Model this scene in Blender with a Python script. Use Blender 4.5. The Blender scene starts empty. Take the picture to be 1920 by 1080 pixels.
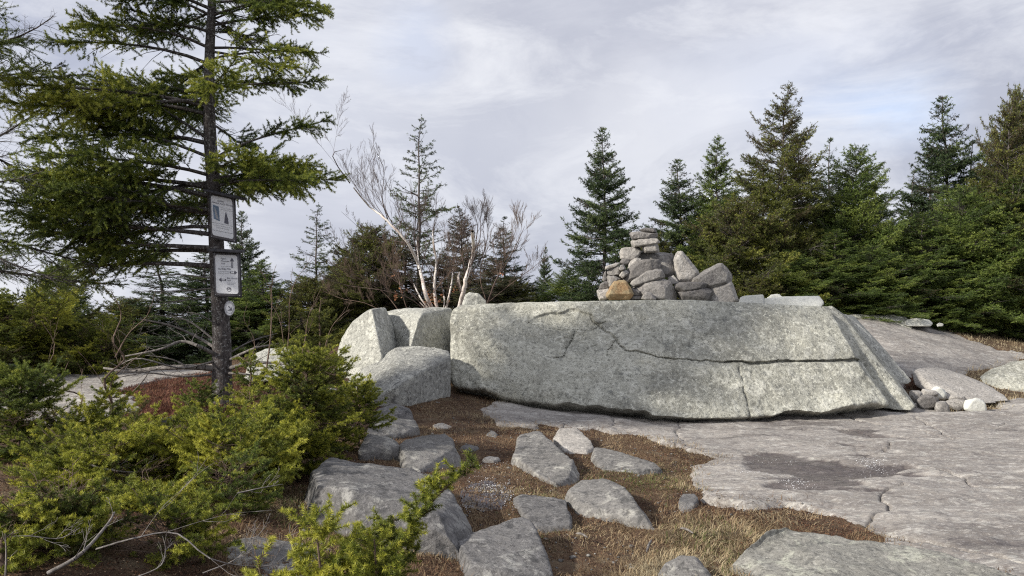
import bpy, bmesh, math, random, time
import numpy as np
from mathutils import Vector, Matrix
T0 = time.time()
F = 1478.0; CX = 960.0; HY = 590.0; EYE = 1.6
S = bpy.context.scene
COL = S.collection
PI = math.pi

# ------------------------------------------------------------------ small helpers
def P(px, py, d):
    return np.array([(px-CX)/F*d, d, EYE+(HY-py)/F*d])

def tag(o, label=None, cat=None, group=None, kind=None):
    if label: o['label'] = label
    if cat: o['category'] = cat
    if group: o['group'] = group
    if kind: o['kind'] = kind
    return o

def empty(name, loc):
    o = bpy.data.objects.new(name, None); COL.objects.link(o); o.location = loc
    o.empty_display_size = 0.1
    return o

def mesh_np(name, V, Fc, mat=None, attrs=None, smooth=False):
    """Fc: (M,k) array of uniform faces, or list of such arrays."""
    V = np.asarray(V, dtype=np.float32)
    if not isinstance(Fc, list): Fc = [Fc]
    Fc = [np.asarray(f, dtype=np.int32) for f in Fc if len(f)]
    me = bpy.data.meshes.new(name)
    me.vertices.add(len(V)); me.vertices.foreach_set('co', V.ravel())
    li = np.concatenate([f.ravel() for f in Fc])
    tot = np.concatenate([np.full(len(f), f.shape[1], dtype=np.int32) for f in Fc])
    st = np.concatenate([[0], np.cumsum(tot)[:-1]]).astype(np.int32)
    me.loops.add(len(li)); me.loops.foreach_set('vertex_index', li)
    me.polygons.add(len(tot)); me.polygons.foreach_set('loop_start', st)
    if smooth: me.polygons.foreach_set('use_smooth', np.ones(len(tot), dtype=bool))
    me.update(calc_edges=True)
    if attrs:
        for k, a in attrs.items():
            at = me.attributes.new(k, 'FLOAT', 'POINT'); at.data.foreach_set('value', np.asarray(a, dtype=np.float32))
    if mat: me.materials.append(mat)
    return me

def link(name, me, parent=None, loc=None):
    o = bpy.data.objects.new(name, me); COL.objects.link(o)
    if parent is not None: o.parent = parent
    if loc is not None: o.location = loc
    return o

# ------------------------------------------------------------------ numpy noise
def _h(ix, iy, iz, s):
    n = (ix*73856093) ^ (iy*19349663) ^ (iz*83492791) ^ (s*2654435761 & 0xffffffff)
    n = (n ^ (n >> 13)) & 0x7fffffff
    n = (n*1274126177) & 0x7fffffff
    n = (n ^ (n >> 16)) & 0x7fffffff
    return n/float(0x7fffffff)
def vnoise(p, s=0):
    p = np.asarray(p, dtype=np.float64)
    i = np.floor(p).astype(np.int64); f = p-i; f = f*f*f*(f*(f*6-15)+10)
    x, y, z = i[..., 0], i[..., 1], i[..., 2]
    r = 0
    for dx in (0, 1):
        wx = f[..., 0] if dx else 1-f[..., 0]
        for dy in (0, 1):
            wy = f[..., 1] if dy else 1-f[..., 1]
            for dz in (0, 1):
                wz = f[..., 2] if dz else 1-f[..., 2]
                r = r+wx*wy*wz*_h(x+dx, y+dy, z+dz, s)
    return r*2-1
def fbm(p, o=4, s=0, g=.5):
    a = 1; r = 0; t = 0; p = np.asarray(p, dtype=np.float64)
    for k in range(o):
        r = r+a*vnoise(p, s+k*17); t += a; a *= g; p = p*2.03+11.3
    return r/t
def xy0(x, y, sc=1., z=0.):
    return np.stack([np.asarray(x)*sc, np.asarray(y)*sc, np.full(np.shape(x), float(z))], -1)
def sstep(a, b, x):
    t = np.clip((x-a)/(b-a), 0, 1); return t*t*(3-2*t)

# ------------------------------------------------------------------ terrain
CP = [P(*a) for a in [
    (1900,1080,4.8),(1400,1080,4.8),(1000,1080,4.65),(600,1080,4.2),(250,1080,3.7),(0,1080,3.4),
    (1900,900,7.6),(1500,900,7.6),(1100,900,7.4),(800,900,7.0),(500,900,6.3),(200,900,5.7),(-100,900,5.3),
    (1900,790,12.0),(1600,787,12.1),(1300,790,11.8),(1150,789,11.6),(1000,785,11.3),(850,762,11.6),(650,790,10.2),(415,757,9.5),(200,785,9.3),(0,790,8.8),
    (1800,772,13.0),(1900,748,14.2),(1730,715,15.0),(1900,692,17.0),(1790,645,18.5),(1620,607,18.5),(1690,606,20),(1780,612,22),(1900,622,25),(1900,604,33),(2100,655,20),
    (50,735,12),(200,715,13.5),(350,702,14),(0,700,16.5),(-150,705,13),(300,692,18.5),(540,680,14)]]
CP += [np.array(a, float) for a in [
    (0.5,14,.25),(3,14,.3),(5,14.5,.35),(-1.8,17,1.15),(1,18,1.3),(5,19,1.4),(9,22,1.4),(14,22,.9),(-3.2,14.5,.8),(-7,22,.2),(-12,25,-.4),
    (-15,40,-2.5),(0,40,.3),(15,42,1.2),(30,40,.4),(-30,30,-2.5),(0,0,.05),(-5,0,.6),(5,0,-.1),(0,-8,0),(-14,-6,.3),(14,-6,-.3),(16,10,-.3),(-14,8,.2),
    (-1.5,3,.3),(1.5,3,0),(4,3,-.03),(26,16,-.6),(-26,12,-.5),(-4,4,.55),(4.2,16,.9)]]
CP = np.array(CP)
def _tps():
    n = len(CP); X = CP[:, :2]; s = 10.0
    d = np.linalg.norm(X[:, None]-X[None], axis=2)/s
    K = np.where(d > 0, d*d*np.log(np.maximum(d, 1e-9)), 0)+np.eye(n)*2e-4
    A = np.zeros((n+3, n+3)); A[:n, :n] = K; A[:n, n] = 1; A[:n, n+1:] = X/s; A[n, :n] = 1; A[n+1:, :n] = (X/s).T
    b = np.zeros(n+3); b[:n] = CP[:, 2]
    return np.linalg.solve(A, b), X, s
_W, _X, _s = _tps()
def Z(x, y):
    x = np.asarray(x, float); y = np.asarray(y, float); sh = x.shape
    xc = np.clip(x.ravel(), -32, 32); yc = np.clip(y.ravel(), -10, 44)
    r = np.full(xc.shape, _W[-3])+_W[-2]*xc/_s+_W[-1]*yc/_s
    for i in range(len(_X)):
        d2 = ((xc-_X[i, 0])**2+(yc-_X[i, 1])**2)/_s**2
        r += _W[i]*0.5*d2*np.log(np.maximum(d2, 1e-12))
    far = np.maximum(np.maximum(np.abs(x.ravel())-32, y.ravel()-44), np.maximum(-10-y.ravel(), 0))
    r = r-np.clip(far, 0, None)*.35*sstep(0, 10, far)
    return np.maximum(r, -60).reshape(sh)
def G(px, py, h=0.0, dmax=40):
    d = np.linspace(1.8, dmax, 1600)
    z = EYE+(HY-py)/F*d; t = Z((px-CX)/F*d, d)+h
    k = np.nonzero(z < t)[0]
    dd = d[k[0]] if len(k) else dmax
    if len(k) and k[0] > 0:
        i = k[0]; a = z[i-1]-t[i-1]; b = z[i]-t[i]; dd = d[i-1]+(d[i]-d[i-1])*a/(a-b)
    return P(px, py, dd)

def sdf(x, y, poly):
    """signed distance, positive inside"""
    x = x.ravel(); y = y.ravel(); poly = np.asarray(poly)[:, :2]
    best = np.full(x.shape, 1e9); ins = np.zeros(x.shape, bool); n = len(poly)
    for i in range(n):
        ax, ay = poly[i]; bx, by = poly[(i+1) % n]
        ex, ey = bx-ax, by-ay; L = ex*ex+ey*ey+1e-12
        t = np.clip(((x-ax)*ex+(y-ay)*ey)/L, 0, 1)
        best = np.minimum(best, (x-ax-t*ex)**2+(y-ay-t*ey)**2)
        c = ((ay > y) != (by > y)) & (x < (bx-ax)*(y-ay)/((by-ay) if abs(by-ay) > 1e-12 else 1e-12)+ax)
        ins ^= c
    return np.sqrt(best)*np.where(ins, 1, -1)
def pdist(x, y, pl):
    x = x.ravel(); y = y.ravel(); best = np.full(x.shape, 1e9)
    for (ax, ay), (bx, by) in zip(pl[:-1], pl[1:]):
        ex, ey = bx-ax, by-ay; L = ex*ex+ey*ey+1e-12
        t = np.clip(((x-ax)*ex+(y-ay)*ey)/L, 0, 1)
        best = np.minimum(best, (x-ax-t*ex)**2+(y-ay-t*ey)**2)
    return np.sqrt(best)

def gp(pts): return np.array([G(a, b)[:2] for a, b in pts])
BED = [
    np.vstack([gp([(1000,792),(1060,800),(1130,806),(1200,818),(1270,838),(1350,862),(1283,872),(1288,900),(1310,935),(1345,950),(1400,958),(1470,952),(1530,962),(1590,985),(1650,1010),(1700,1040),(1800,1072),(1920,1110)]),
               [(6.0,4.2),(12,4),(16,10),(13.5,15.2)], gp([(1900,748),(1860,765),(1780,772),(1740,752),(1700,745)]), [(6.5,13.5),(3,15),(-.1,13.6)], gp([(905,765),(960,775)])]),
    np.vstack([gp([(1700,735),(1712,706),(1800,704),(1870,690),(1925,676),(1990,668),(1925,662),(1870,653),(1812,636),(1782,618),(1768,608)]), [(9.5,22),(6.5,22),(5.5,17)]]),
    np.vstack([gp([(0,790),(130,800),(235,790),(270,760),(225,735),(300,712),(395,698)]), [(-5.5,15.2),(-12,15.5),(-11,9)]]),
    np.vstack([gp([(895,765),(935,757),(1005,775),(1030,788),(1000,800),(930,795)])]),
    np.vstack([[P(1800,640,23)[:2],P(1925,655,21)[:2]],[P(1925,640,24)[:2],P(1860,630,26)[:2]]]),
    np.vstack([[P(1770,607,26)[:2],P(1925,612,25)[:2]],[(30,30),(18,34)]]),
]
CR = [gp(c) for c in [
    [(1270,790),(1268,805),(1278,838)],[(1068,788),(1062,800)],[(1150,789),(1156,806)],
    [(1560,778),(1640,800),(1700,805),(1790,830)],[(1720,788),(1760,815),(1800,830)],[(1855,808),(1890,800)],
    [(1500,812),(1580,810),(1660,820),(1760,830)],[(1285,875),(1400,885),(1520,900),(1600,905)],[(1560,860),(1640,852),(1690,838)],
    [(1600,985),(1650,965),(1655,930),(1700,920)],[(1650,1004),(1750,1020),(1860,1040),(1960,1075)],[(1700,880),(1780,892),(1850,915),(1900,918)]]]
WET = [gp(c) for c in [
    [(1370,860),(1450,850),(1560,870),(1640,880),(1740,890),(1760,897),(1690,902),(1640,905),(1660,925),(1600,928),(1540,932),(1470,930),(1430,912),(1480,898),(1400,880)],
    [(1560,808),(1640,812),(1750,828),(1700,830),(1600,820)],[(1580,838),(1620,842),(1660,870),(1720,892),(1690,897),(1620,880)],
    [(1600,917),(1660,920),(1655,932),(1610,930)]]]
def bedfields(X, Y):
    """distance into rock, height, wetness"""
    w = fbm(xy0(X, Y, 1.6), 4, 3).ravel()*.16+fbm(xy0(X, Y, 6), 4, 9, .55).ravel()*.055
    m = np.full(X.size, -9.0)
    for p in BED: m = np.maximum(m, sdf(X, Y, p))
    m = m+w
    zz = Z(X, Y).ravel()
    und = fbm(xy0(X, Y*1.7, .9), 5, 21).ravel()*.07+np.abs(fbm(xy0(X*.7, Y*2.2, 2.4), 4, 5)).ravel()*.045+fbm(xy0(X, Y, 14), 3, 33).ravel()*.006
    crk = np.zeros(X.size)
    wx = X.ravel()+fbm(xy0(X, Y, 3), 3, 41).ravel()*.12; wy = Y.ravel()+fbm(xy0(X, Y, 3), 3, 42).ravel()*.12
    for c in CR:
        d = pdist(wx, wy, c); crk = np.maximum(crk, np.exp(-(d/.011)**2)*.04+np.exp(-(d/.05)**2)*.004)
    wet = np.zeros(X.size)
    for p in WET:
        d = sdf(X, Y, p)+w*.8+fbm(xy0(X*.6, Y*2.6, 2.6), 4, 55).ravel()*.30-.03; wet = np.maximum(wet, sstep(-.10, .10, d))
    nat = sstep(.22, .5, fbm(xy0(X*.5, Y*1.6, 1.4), 4, 77).ravel())*.55*sstep(.1, .6, m)
    z = zz+und-crk-wet*.035
    z = z-.20+.155*sstep(-.14, .04, m)+.05*sstep(-.01, .07, m)+.02*sstep(.1, .5, m)
    return m, z, np.clip(np.maximum(wet, nat*(np.hypot(X.ravel()-2, Y.ravel()-7) < 7)), 0, 1), crk
def bed_z(x, y):
    return bedfields(np.array([[x]], float), np.array([[y]], float))[1][0]

# ------------------------------------------------------------------ materials
class N:
    def __init__(s, name, disp=False):
        s.m = bpy.data.materials.new(name); s.m.use_nodes = True; s.t = s.m.node_tree; s.t.nodes.clear()
        s.out = s.n('ShaderNodeOutputMaterial')
    def n(s, k, **kw):
        x = s.t.nodes.new(k)
        for a, v in kw.items(): setattr(x, a, v)
        return x
    def l(s, a, b): s.t.links.new(a, b)
    def pos(s):
        return s.n('ShaderNodeNewGeometry').outputs['Position']
    def mapv(s, v, sc=(1,1,1), loc=(0,0,0), rot=(0,0,0)):
        m = s.n('ShaderNodeMapping'); s.l(v, m.inputs[0]); m.inputs['Scale'].default_value = sc; m.inputs['Location'].default_value = loc; m.inputs['Rotation'].default_value = rot
        return m.outputs[0]
    def noise(s, v, sc, det=5, rough=.55, dist=0.):
        x = s.n('ShaderNodeTexNoise'); s.l(v, x.inputs['Vector']); x.inputs['Scale'].default_value = sc; x.inputs['Detail'].default_value = det
        x.inputs['Roughness'].default_value = rough; x.inputs['Distortion'].default_value = dist
        return x.outputs[0]
    def vor(s, v, sc):
        x = s.n('ShaderNodeTexVoronoi'); s.l(v, x.inputs['Vector']); x.inputs['Scale'].default_value = sc; return x.outputs[0]
    def ramp(s, v, a, b, c0=0., c1=1.):
        x = s.n('ShaderNodeMapRange'); x.clamp = True; s.l(v, x.inputs[0])
        x.inputs[1].default_value = a; x.inputs[2].default_value = b; x.inputs[3].default_value = c0; x.inputs[4].default_value = c1
        return x.outputs[0]
    def mix(s, f, a, b, mode='MIX'):
        x = s.n('ShaderNodeMix', data_type='RGBA', blend_type=mode)
        for i, v in ((0, f), (6, a), (7, b)):
            if hasattr(v, 'is_output'): s.l(v, x.inputs[i])
            elif i == 0: x.inputs[0].default_value = v
            else: x.inputs[i].default_value = (*v, 1)
        return x.outputs[2]
    def math(s, op, a, b=0.):
        x = s.n('ShaderNodeMath', operation=op)
        for i, v in ((0, a), (1, b)):
            if hasattr(v, 'is_output'): s.l(v, x.inputs[i])
            else: x.inputs[i].default_value = v
        return x.outputs[0]
    def attr(s, name):
        return s.n('ShaderNodeAttribute', attribute_name=name).outputs['Fac']
    def bump(s, h, st=.5, dist=.01, nrm=None):
        b = s.n('ShaderNodeBump'); s.l(h, b.inputs['Height']); b.inputs['Strength'].default_value = st; b.inputs['Distance'].default_value = dist
        if nrm is not None: s.l(nrm, b.inputs['Normal'])
        return b.outputs[0]
    def bsdf(s, col, rough=.8, nrm=None, spec=.3, link=True):
        b = s.n('ShaderNodeBsdfPrincipled')
        if hasattr(col, 'is_output'): s.l(col, b.inputs['Base Color'])
        else: b.inputs['Base Color'].default_value = (*col, 1)
        if hasattr(rough, 'is_output'): s.l(rough, b.inputs['Roughness'])
        else: b.inputs['Roughness'].default_value = rough
        b.inputs['Specular IOR Level'].default_value = spec
        if nrm is not None: s.l(nrm, b.inputs['Normal'])
        if link: s.l(b.outputs[0], s.out.inputs[0])
        return b

def rock_mat(name, base, pale, dark, pale_a=.52, dark_a=.56, speck=.5, streak=(1,1,1), bumpd=.012, warm=None, fs=34, zones=False):
    m = N(name); p = m.mapv(m.pos(), streak)
    p0 = m.pos()
    big = m.noise(p, .9, 6, .6, .4)
    c = m.mix(m.ramp(big, .35, .66), tuple(x*.82 for x in base), tuple(min(1, x*1.14) for x in base))
    n2 = m.noise(p, 5, 9, .68, .8)
    c = m.mix(m.ramp(n2, pale_a, pale_a+.09, 0, .85), c, pale)
    n3 = m.noise(m.mapv(p, loc=(7, 3, 1)), 6.5, 10, .72, .6)
    c = m.mix(m.ramp(n3, dark_a, dark_a+.08, 0, .8), c, dark)
    if zones:
        n6 = m.noise(m.mapv(p0, (.55,.55,1.0), (2, 1, 4)), 1.1, 7, .62, .6)
        c = m.mix(m.ramp(n6, .40, .50, .75, 0), c, m.mix(1., c, (.66,.66,.67), 'MULTIPLY'))
        n8 = m.noise(m.mapv(p0, (1.6,1.6,.22), (1, 7, 3)), 2.6, 7, .65, .3)
        c = m.mix(m.ramp(n8, .55, .66, 0, .55), c, m.mix(1., c, (.52,.52,.53), 'MULTIPLY'))
        c = m.mix(m.ramp(n6, .52, .64, 0, .45), c, tuple(min(1, x*1.35) for x in base))
    if warm:
        n4 = m.noise(m.mapv(p, loc=(17, 5, 9)), 4.5, 6, .65, .3)
        c = m.mix(m.ramp(n4, .44, .56, 0, .85), c, warm)
    sp = m.noise(p0, fs, 8, .82)
    c = m.mix(m.ramp(sp, .43, .48, speck*.75, 0), c, tuple(x*.38 for x in base))
    sp2 = m.noise(m.mapv(p0, loc=(3, 9, 2)), fs*.8, 8, .82)
    c = m.mix(m.ramp(sp2, .54, .59, 0, speck*.7), c, tuple(min(.75, x*1.75) for x in base))
    h = m.math('ADD', m.math('MULTIPLY', m.noise(p, 22, 8, .72), .8), m.math('MULTIPLY', sp, .35))
    h = m.math('ADD', h, m.math('MULTIPLY', n2, 1.5))
    m.bsdf(c, .86, m.bump(h, .85, bumpd), .25)
    return m.m

M = {}
M['boulder'] = rock_mat('pale_green_grey_granite', (.44,.435,.372), (.64,.635,.56), (.17,.175,.165), .50, .555, 1., (1,1,.8), .04, fs=20, zones=True)
M['block'] = rock_mat('pale_warm_granite', (.42,.42,.38), (.60,.60,.54), (.20,.20,.20), .51, .58, 1., bumpd=.04, fs=20)
M['stone'] = rock_mat('grey_lichened_granite', (.185,.178,.170), (.40,.39,.355), (.07,.07,.07), .53, .53, .9, bumpd=.02, fs=30)
M['stone_b'] = rock_mat('blue_grey_granite', (.165,.16,.158), (.35,.345,.325), (.062,.062,.064), .535, .525, .9, bumpd=.02, fs=30)
M['cairn'] = rock_mat('pink_grey_granite', (.245,.232,.218), (.42,.405,.375), (.11,.10,.10), .55, .55, .9, bumpd=.02)
M['cairn_b'] = rock_mat('dark_pink_grey_granite', (.168,.158,.150), (.30,.285,.27), (.08,.075,.075), .58, .55, .8, bumpd=.02)
M['cairn_c'] = rock_mat('pale_cairn_granite', (.35,.33,.305), (.50,.48,.45), (.13,.125,.12), .55, .57, .9, bumpd=.02)
M['lichen'] = rock_mat('lichen_patched_granite', (.26,.253,.228), (.46,.465,.39), (.11,.11,.105), .51, .545, .9, bumpd=.02, fs=28)
M['tilt'] = rock_mat('dark_pitted_granite', (.34,.34,.315), (.56,.56,.50), (.12,.12,.122), .54, .545, 1., bumpd=.04, fs=20)
M['orange'] = rock_mat('rust_stained_stone', (.30,.235,.14), (.44,.37,.24), (.16,.11,.07), .55, .58, .6, warm=(.27,.165,.085), bumpd=.02)
M['white'] = rock_mat('white_granite', (.60,.60,.55), (.72,.72,.67), (.30,.30,.29), .54, .60, .4, bumpd=.010)

def bed_mat():
    m = N('worn_bedrock'); p0 = m.pos(); p = m.mapv(p0, (.65,1.35,1), rot=(0,0,math.radians(-14)))
    big = m.noise(p, .8, 6, .6, .5)
    c = m.mix(m.ramp(big, .36, .64), (.20,.18,.163), (.34,.315,.287))
    n2 = m.noise(p, 5.5, 10, .72, .6)
    c = m.mix(m.ramp(n2, .52, .60, 0, .7), c, (.50,.48,.44))
    n3 = m.noise(m.mapv(p, loc=(7, 3, 1)), 4.5, 10, .75, .8)
    c = m.mix(m.ramp(n3, .52, .62, 0, .75), c, (.13,.115,.11))
    n7 = m.noise(m.mapv(p, (.5,2.6,1), (9,9,9)), 3.2, 9, .7, .8)
    c = m.mix(m.ramp(n7, .53, .62, 0, .45), c, (.15,.13,.125))
    n5 = m.noise(m.mapv(p0, (.8,1.3,1), (4,4,4)), 12, 8, .75)
    c = m.mix(m.ramp(n5, .57, .64, 0, .55), c, (.50,.50,.45))
    sp = m.noise(m.mapv(p0, (.7,1.3,1)), 26, 8, .82)
    c = m.mix(m.ramp(sp, .42, .48, .6, 0), c, (.14,.13,.13))
    sp2 = m.noise(m.mapv(p0, (.7,1.3,1), (3, 9, 2)), 30, 8, .82)
    c = m.mix(m.ramp(sp2, .54, .6, 0, .55), c, (.60,.58,.55))
    crk = m.attr('crack'); wet = m.attr('wet')
    c = m.mix(m.ramp(crk, .02, .06, 0, .85), c, (.045,.035,.03))
    wm = m.ramp(m.math('ADD', wet, m.math('MULTIPLY', m.math('SUBTRACT', n2, .5), 2.0)), .30, .75)
    c = m.mix(wm, c, m.mix(1., c, (.40,.37,.375), 'MULTIPLY'))
    h = m.math('ADD', m.math('MULTIPLY', m.noise(p, 24, 8, .75), 1.), m.math('MULTIPLY', n2, 2.2))
    h = m.math('ADD', h, m.math('MULTIPLY', sp, .25))
    m.bsdf(c, m.ramp(wm, 0, 1, .85, .28), m.bump(h, .8, .014), .4)
    return m.m
M['bed'] = bed_mat()

def soil_mat():
    m = N('peaty_soil'); p = m.pos()
    a = m.noise(p, 1.6, 7, .65, .5); b = m.noise(p, 28, 6, .75)
    c = m.mix(m.ramp(a, .38, .62), (.060,.036,.027), (.16,.105,.066))
    n = m.noise(m.mapv(p, loc=(5, 2, 1)), 3.2, 6, .65)
    c = m.mix(m.ramp(n, .53, .64, 0, .7), c, (.19,.15,.10))
    c = m.mix(m.ramp(b, .55, .68, 0, .7), c, (.28,.21,.13))
    c = m.mix(m.ramp(b, .30, .42, .8, 0), c, (.035,.022,.016))
    v = m.vor(p, 60)
    c = m.mix(m.ramp(v, .05, .2, .6, 0), c, (.30,.19,.12))
    h = m.math('ADD', b, m.math('MULTIPLY', v, -.5))
    m.bsdf(c, .95, m.bump(h, 1., .03), .15)
    return m.m
M['soil'] = soil_mat()

def leaf_mat(name, cols, rough=.55, trans=.34, spec=.35):
    """cols: list of (position, rgb) along the per-point 'tint'"""
    m = N(name); r = m.n('ShaderNodeValToRGB'); m.l(m.attr('tint'), r.inputs[0])
    e = r.color_ramp.elements
    while len(e) < len(cols): e.new(.5)
    for k, (q, c) in enumerate(cols): e[k].position = q; e[k].color = (*c, 1)
    b = m.bsdf(r.outputs[0], rough, None, spec, False)
    t = m.n('ShaderNodeBsdfTranslucent'); m.l(r.outputs[0], t.inputs[0])
    mx = m.n('ShaderNodeMixShader'); mx.inputs[0].default_value = trans
    m.l(b.outputs[0], mx.inputs[1]); m.l(t.outputs[0], mx.inputs[2]); m.l(mx.outputs[0], m.out.inputs[0])
    return m.m
BR = (.13,.085,.05)
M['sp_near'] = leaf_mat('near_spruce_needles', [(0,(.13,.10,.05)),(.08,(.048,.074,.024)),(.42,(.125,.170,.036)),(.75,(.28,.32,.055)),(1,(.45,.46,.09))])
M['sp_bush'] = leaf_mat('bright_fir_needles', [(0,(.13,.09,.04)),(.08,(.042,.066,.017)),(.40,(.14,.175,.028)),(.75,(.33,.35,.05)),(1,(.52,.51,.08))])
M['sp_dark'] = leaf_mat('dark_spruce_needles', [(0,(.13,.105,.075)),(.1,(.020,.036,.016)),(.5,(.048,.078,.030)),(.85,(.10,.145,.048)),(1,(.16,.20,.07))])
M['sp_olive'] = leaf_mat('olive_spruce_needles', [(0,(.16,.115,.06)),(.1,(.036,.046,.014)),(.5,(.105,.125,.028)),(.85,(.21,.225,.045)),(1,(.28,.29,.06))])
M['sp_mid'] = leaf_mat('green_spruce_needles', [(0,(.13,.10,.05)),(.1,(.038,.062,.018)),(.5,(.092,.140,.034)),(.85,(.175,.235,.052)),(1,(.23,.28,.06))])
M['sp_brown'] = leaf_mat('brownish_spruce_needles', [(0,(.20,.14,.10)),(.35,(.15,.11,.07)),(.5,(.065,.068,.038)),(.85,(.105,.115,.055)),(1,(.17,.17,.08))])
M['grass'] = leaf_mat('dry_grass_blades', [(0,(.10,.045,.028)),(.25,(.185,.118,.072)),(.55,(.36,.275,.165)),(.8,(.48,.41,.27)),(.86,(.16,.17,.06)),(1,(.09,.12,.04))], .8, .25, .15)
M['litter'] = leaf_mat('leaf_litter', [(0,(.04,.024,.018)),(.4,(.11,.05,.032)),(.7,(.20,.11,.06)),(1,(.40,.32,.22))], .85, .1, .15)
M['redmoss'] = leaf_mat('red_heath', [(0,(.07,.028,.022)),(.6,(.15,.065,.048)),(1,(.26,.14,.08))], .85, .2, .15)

def bark_mat(name, a, b, sc=30, spots=None):
    m = N(name); p = m.mapv(m.pos(), (1,1,.45))
    n = m.noise(p, sc, 6, .7); c = m.mix(m.ramp(n, .38, .62), a, b)
    if spots:
        v = m.noise(m.mapv(m.pos(), loc=(1, 2, 3)), 38, 4, .6); c = m.mix(m.ramp(v, .55, .63, 0, .85), c, spots)
    m.bsdf(c, .9, m.bump(n, .9, .012), .2)
    return m.m
M['bark'] = bark_mat('scaly_spruce_bark', (.035,.030,.030), (.12,.105,.10), 34, (.27,.265,.26))
M['bark_far'] = bark_mat('grey_spruce_bark', (.06,.052,.05), (.17,.15,.145), 20)
M['dead'] = bark_mat('weathered_dead_wood', (.10,.09,.085), (.26,.24,.225), 24)
M['twig'] = bark_mat('brown_twig_bark', (.08,.055,.042), (.20,.145,.115), 20)
M['pinktwig'] = bark_mat('reddish_birch_twigs', (.055,.040,.036), (.125,.092,.082), 20)
def birch_mat():
    m = N('white_birch_bark'); p = m.mapv(m.pos(), (1,1,5))
    n = m.noise(p, 9, 5, .7); c = m.mix(m.ramp(n, .56, .64, 0, 1), (.72,.68,.64), (.12,.10,.09))
    c = m.mix(m.ramp(m.noise(m.pos(), 3, 3), .45, .62, 0, .5), c, (.50,.36,.29))
    m.bsdf(c, .75, m.bump(n, .5, .006), .3); return m.m
M['birch'] = birch_mat()
def flat_mat(name, c, rough=.6, spec=.4, var=.12, sc=30, metal=0):
    m = N(name); n = m.noise(m.pos(), sc, 5, .65)
    col = m.mix(m.ramp(n, .3, .7), tuple(x*(1-var) for x in c), tuple(min(1, x*(1+var)) for x in c))
    b = m.bsdf(col, rough, m.bump(n, .3, .003), spec); b.inputs['Metallic'].default_value = metal
    return m.m
M['board'] = flat_mat('weathered_dark_board', (.055,.053,.060), .75, .3, .5, 22)
M['frame'] = flat_mat('grey_sign_frame', (.15,.145,.16), .55, .4, .3, 25)
M['paper'] = flat_mat('laminated_white_paper', (.78,.79,.82), .30, .5, .04, 9)
M['ink'] = flat_mat('faded_black_ink', (.13,.13,.16), .6, .2, .1)
M['ink_grey'] = flat_mat('faded_grey_ink', (.38,.39,.42), .6, .2, .08)
M['ink_blue'] = flat_mat('faded_blue_print', (.16,.22,.31), .5, .3, .5, 16)
M['screw'] = flat_mat('dull_steel', (.4,.4,.42), .4, .5, .1, 60, .8)
M['sparkle'] = flat_mat('sparkle_grains', (.85,.86,.90), .15, .8, .05)  # glossy white for the grains that imitate sparkle
M['redleaf'] = leaf_mat('orange_withered_leaves', [(0,(.30,.12,.06)),(1,(.55,.30,.17))], .8, .3, .2)

def water_mat():
    m = N('shallow_water'); p = m.pos()
    n = m.noise(p, 35, 3, .6); n2 = m.noise(p, 6, 2)
    b = m.bsdf((.10,.085,.095), .06, m.bump(m.math('ADD', n, n2), .35, .008), .6)
    b.inputs['Transmission Weight'].default_value = .5; b.inputs['IOR'].default_value = 1.33
    return m.m
M['water'] = water_mat()
print('mats', time.time()-T0)

# ------------------------------------------------------------------ ground sheets
def grid_sheet(us, ys, half):
    U, Yv = np.meshgrid(us, ys); X = U*half(Yv); return X, Yv
def grid_faces(nr, nc, keep=None):
    i = np.arange(nr*nc).reshape(nr, nc)
    f = np.stack([i[:-1, :-1], i[:-1, 1:], i[1:, 1:], i[1:, :-1]], -1).reshape(-1, 4)
    return f if keep is None else f[keep]
def compact(V, Fc, attrs):
    used = np.zeros(len(V), bool); used[Fc.ravel()] = True
    idx = np.cumsum(used)-1
    return V[used], idx[Fc], {k: a[used] for k, a in attrs.items()}

ys = np.concatenate([np.linspace(-10, 1.5, 24, endpoint=False), 1.5*np.power(44/1.5, np.linspace(0, 1, 430)), np.linspace(46, 160, 30)])
us = np.sign(np.linspace(-1, 1, 561))*np.abs(np.linspace(-1, 1, 561))**1.25
X, Y = grid_sheet(us, ys, lambda y: 7+np.abs(y)*1.0)
m_, zb_, wet_, crk_ = bedfields(X, Y)
zs = Z(X, Y).ravel()-.015+fbm(xy0(X, Y, 1.7), 4, 8).ravel()*.035+fbm(xy0(X, Y, 9), 3, 18).ravel()*.018
zs = zs-.30*sstep(.05, .35, m_)
V = np.stack([X.ravel(), Y.ravel(), zs], 1)
me = mesh_np('ground', V, grid_faces(*X.shape), M['soil'], smooth=True)
tag(link('ground', me), kind='structure')

ys = 3.0*np.power(36/3.0, np.linspace(0, 1, 780)); us = np.linspace(-.86, .86, 1150)
X, Y = grid_sheet(us, ys, lambda y: 2.0+np.abs(y)*.95)
m_, zb_, wet_, crk_ = bedfields(X, Y)
V = np.stack([X.ravel(), Y.ravel(), zb_], 1)
fc = grid_faces(*X.shape); fc = fc[(m_[fc].max(1) > -.12)]
V, fc, at = compact(V, fc, {'wet': wet_, 'crack': crk_})
tag(link('bedrock', mesh_np('bedrock', V, fc, M['bed'], at, True)), kind='structure')
print('ground', time.time()-T0)

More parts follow.
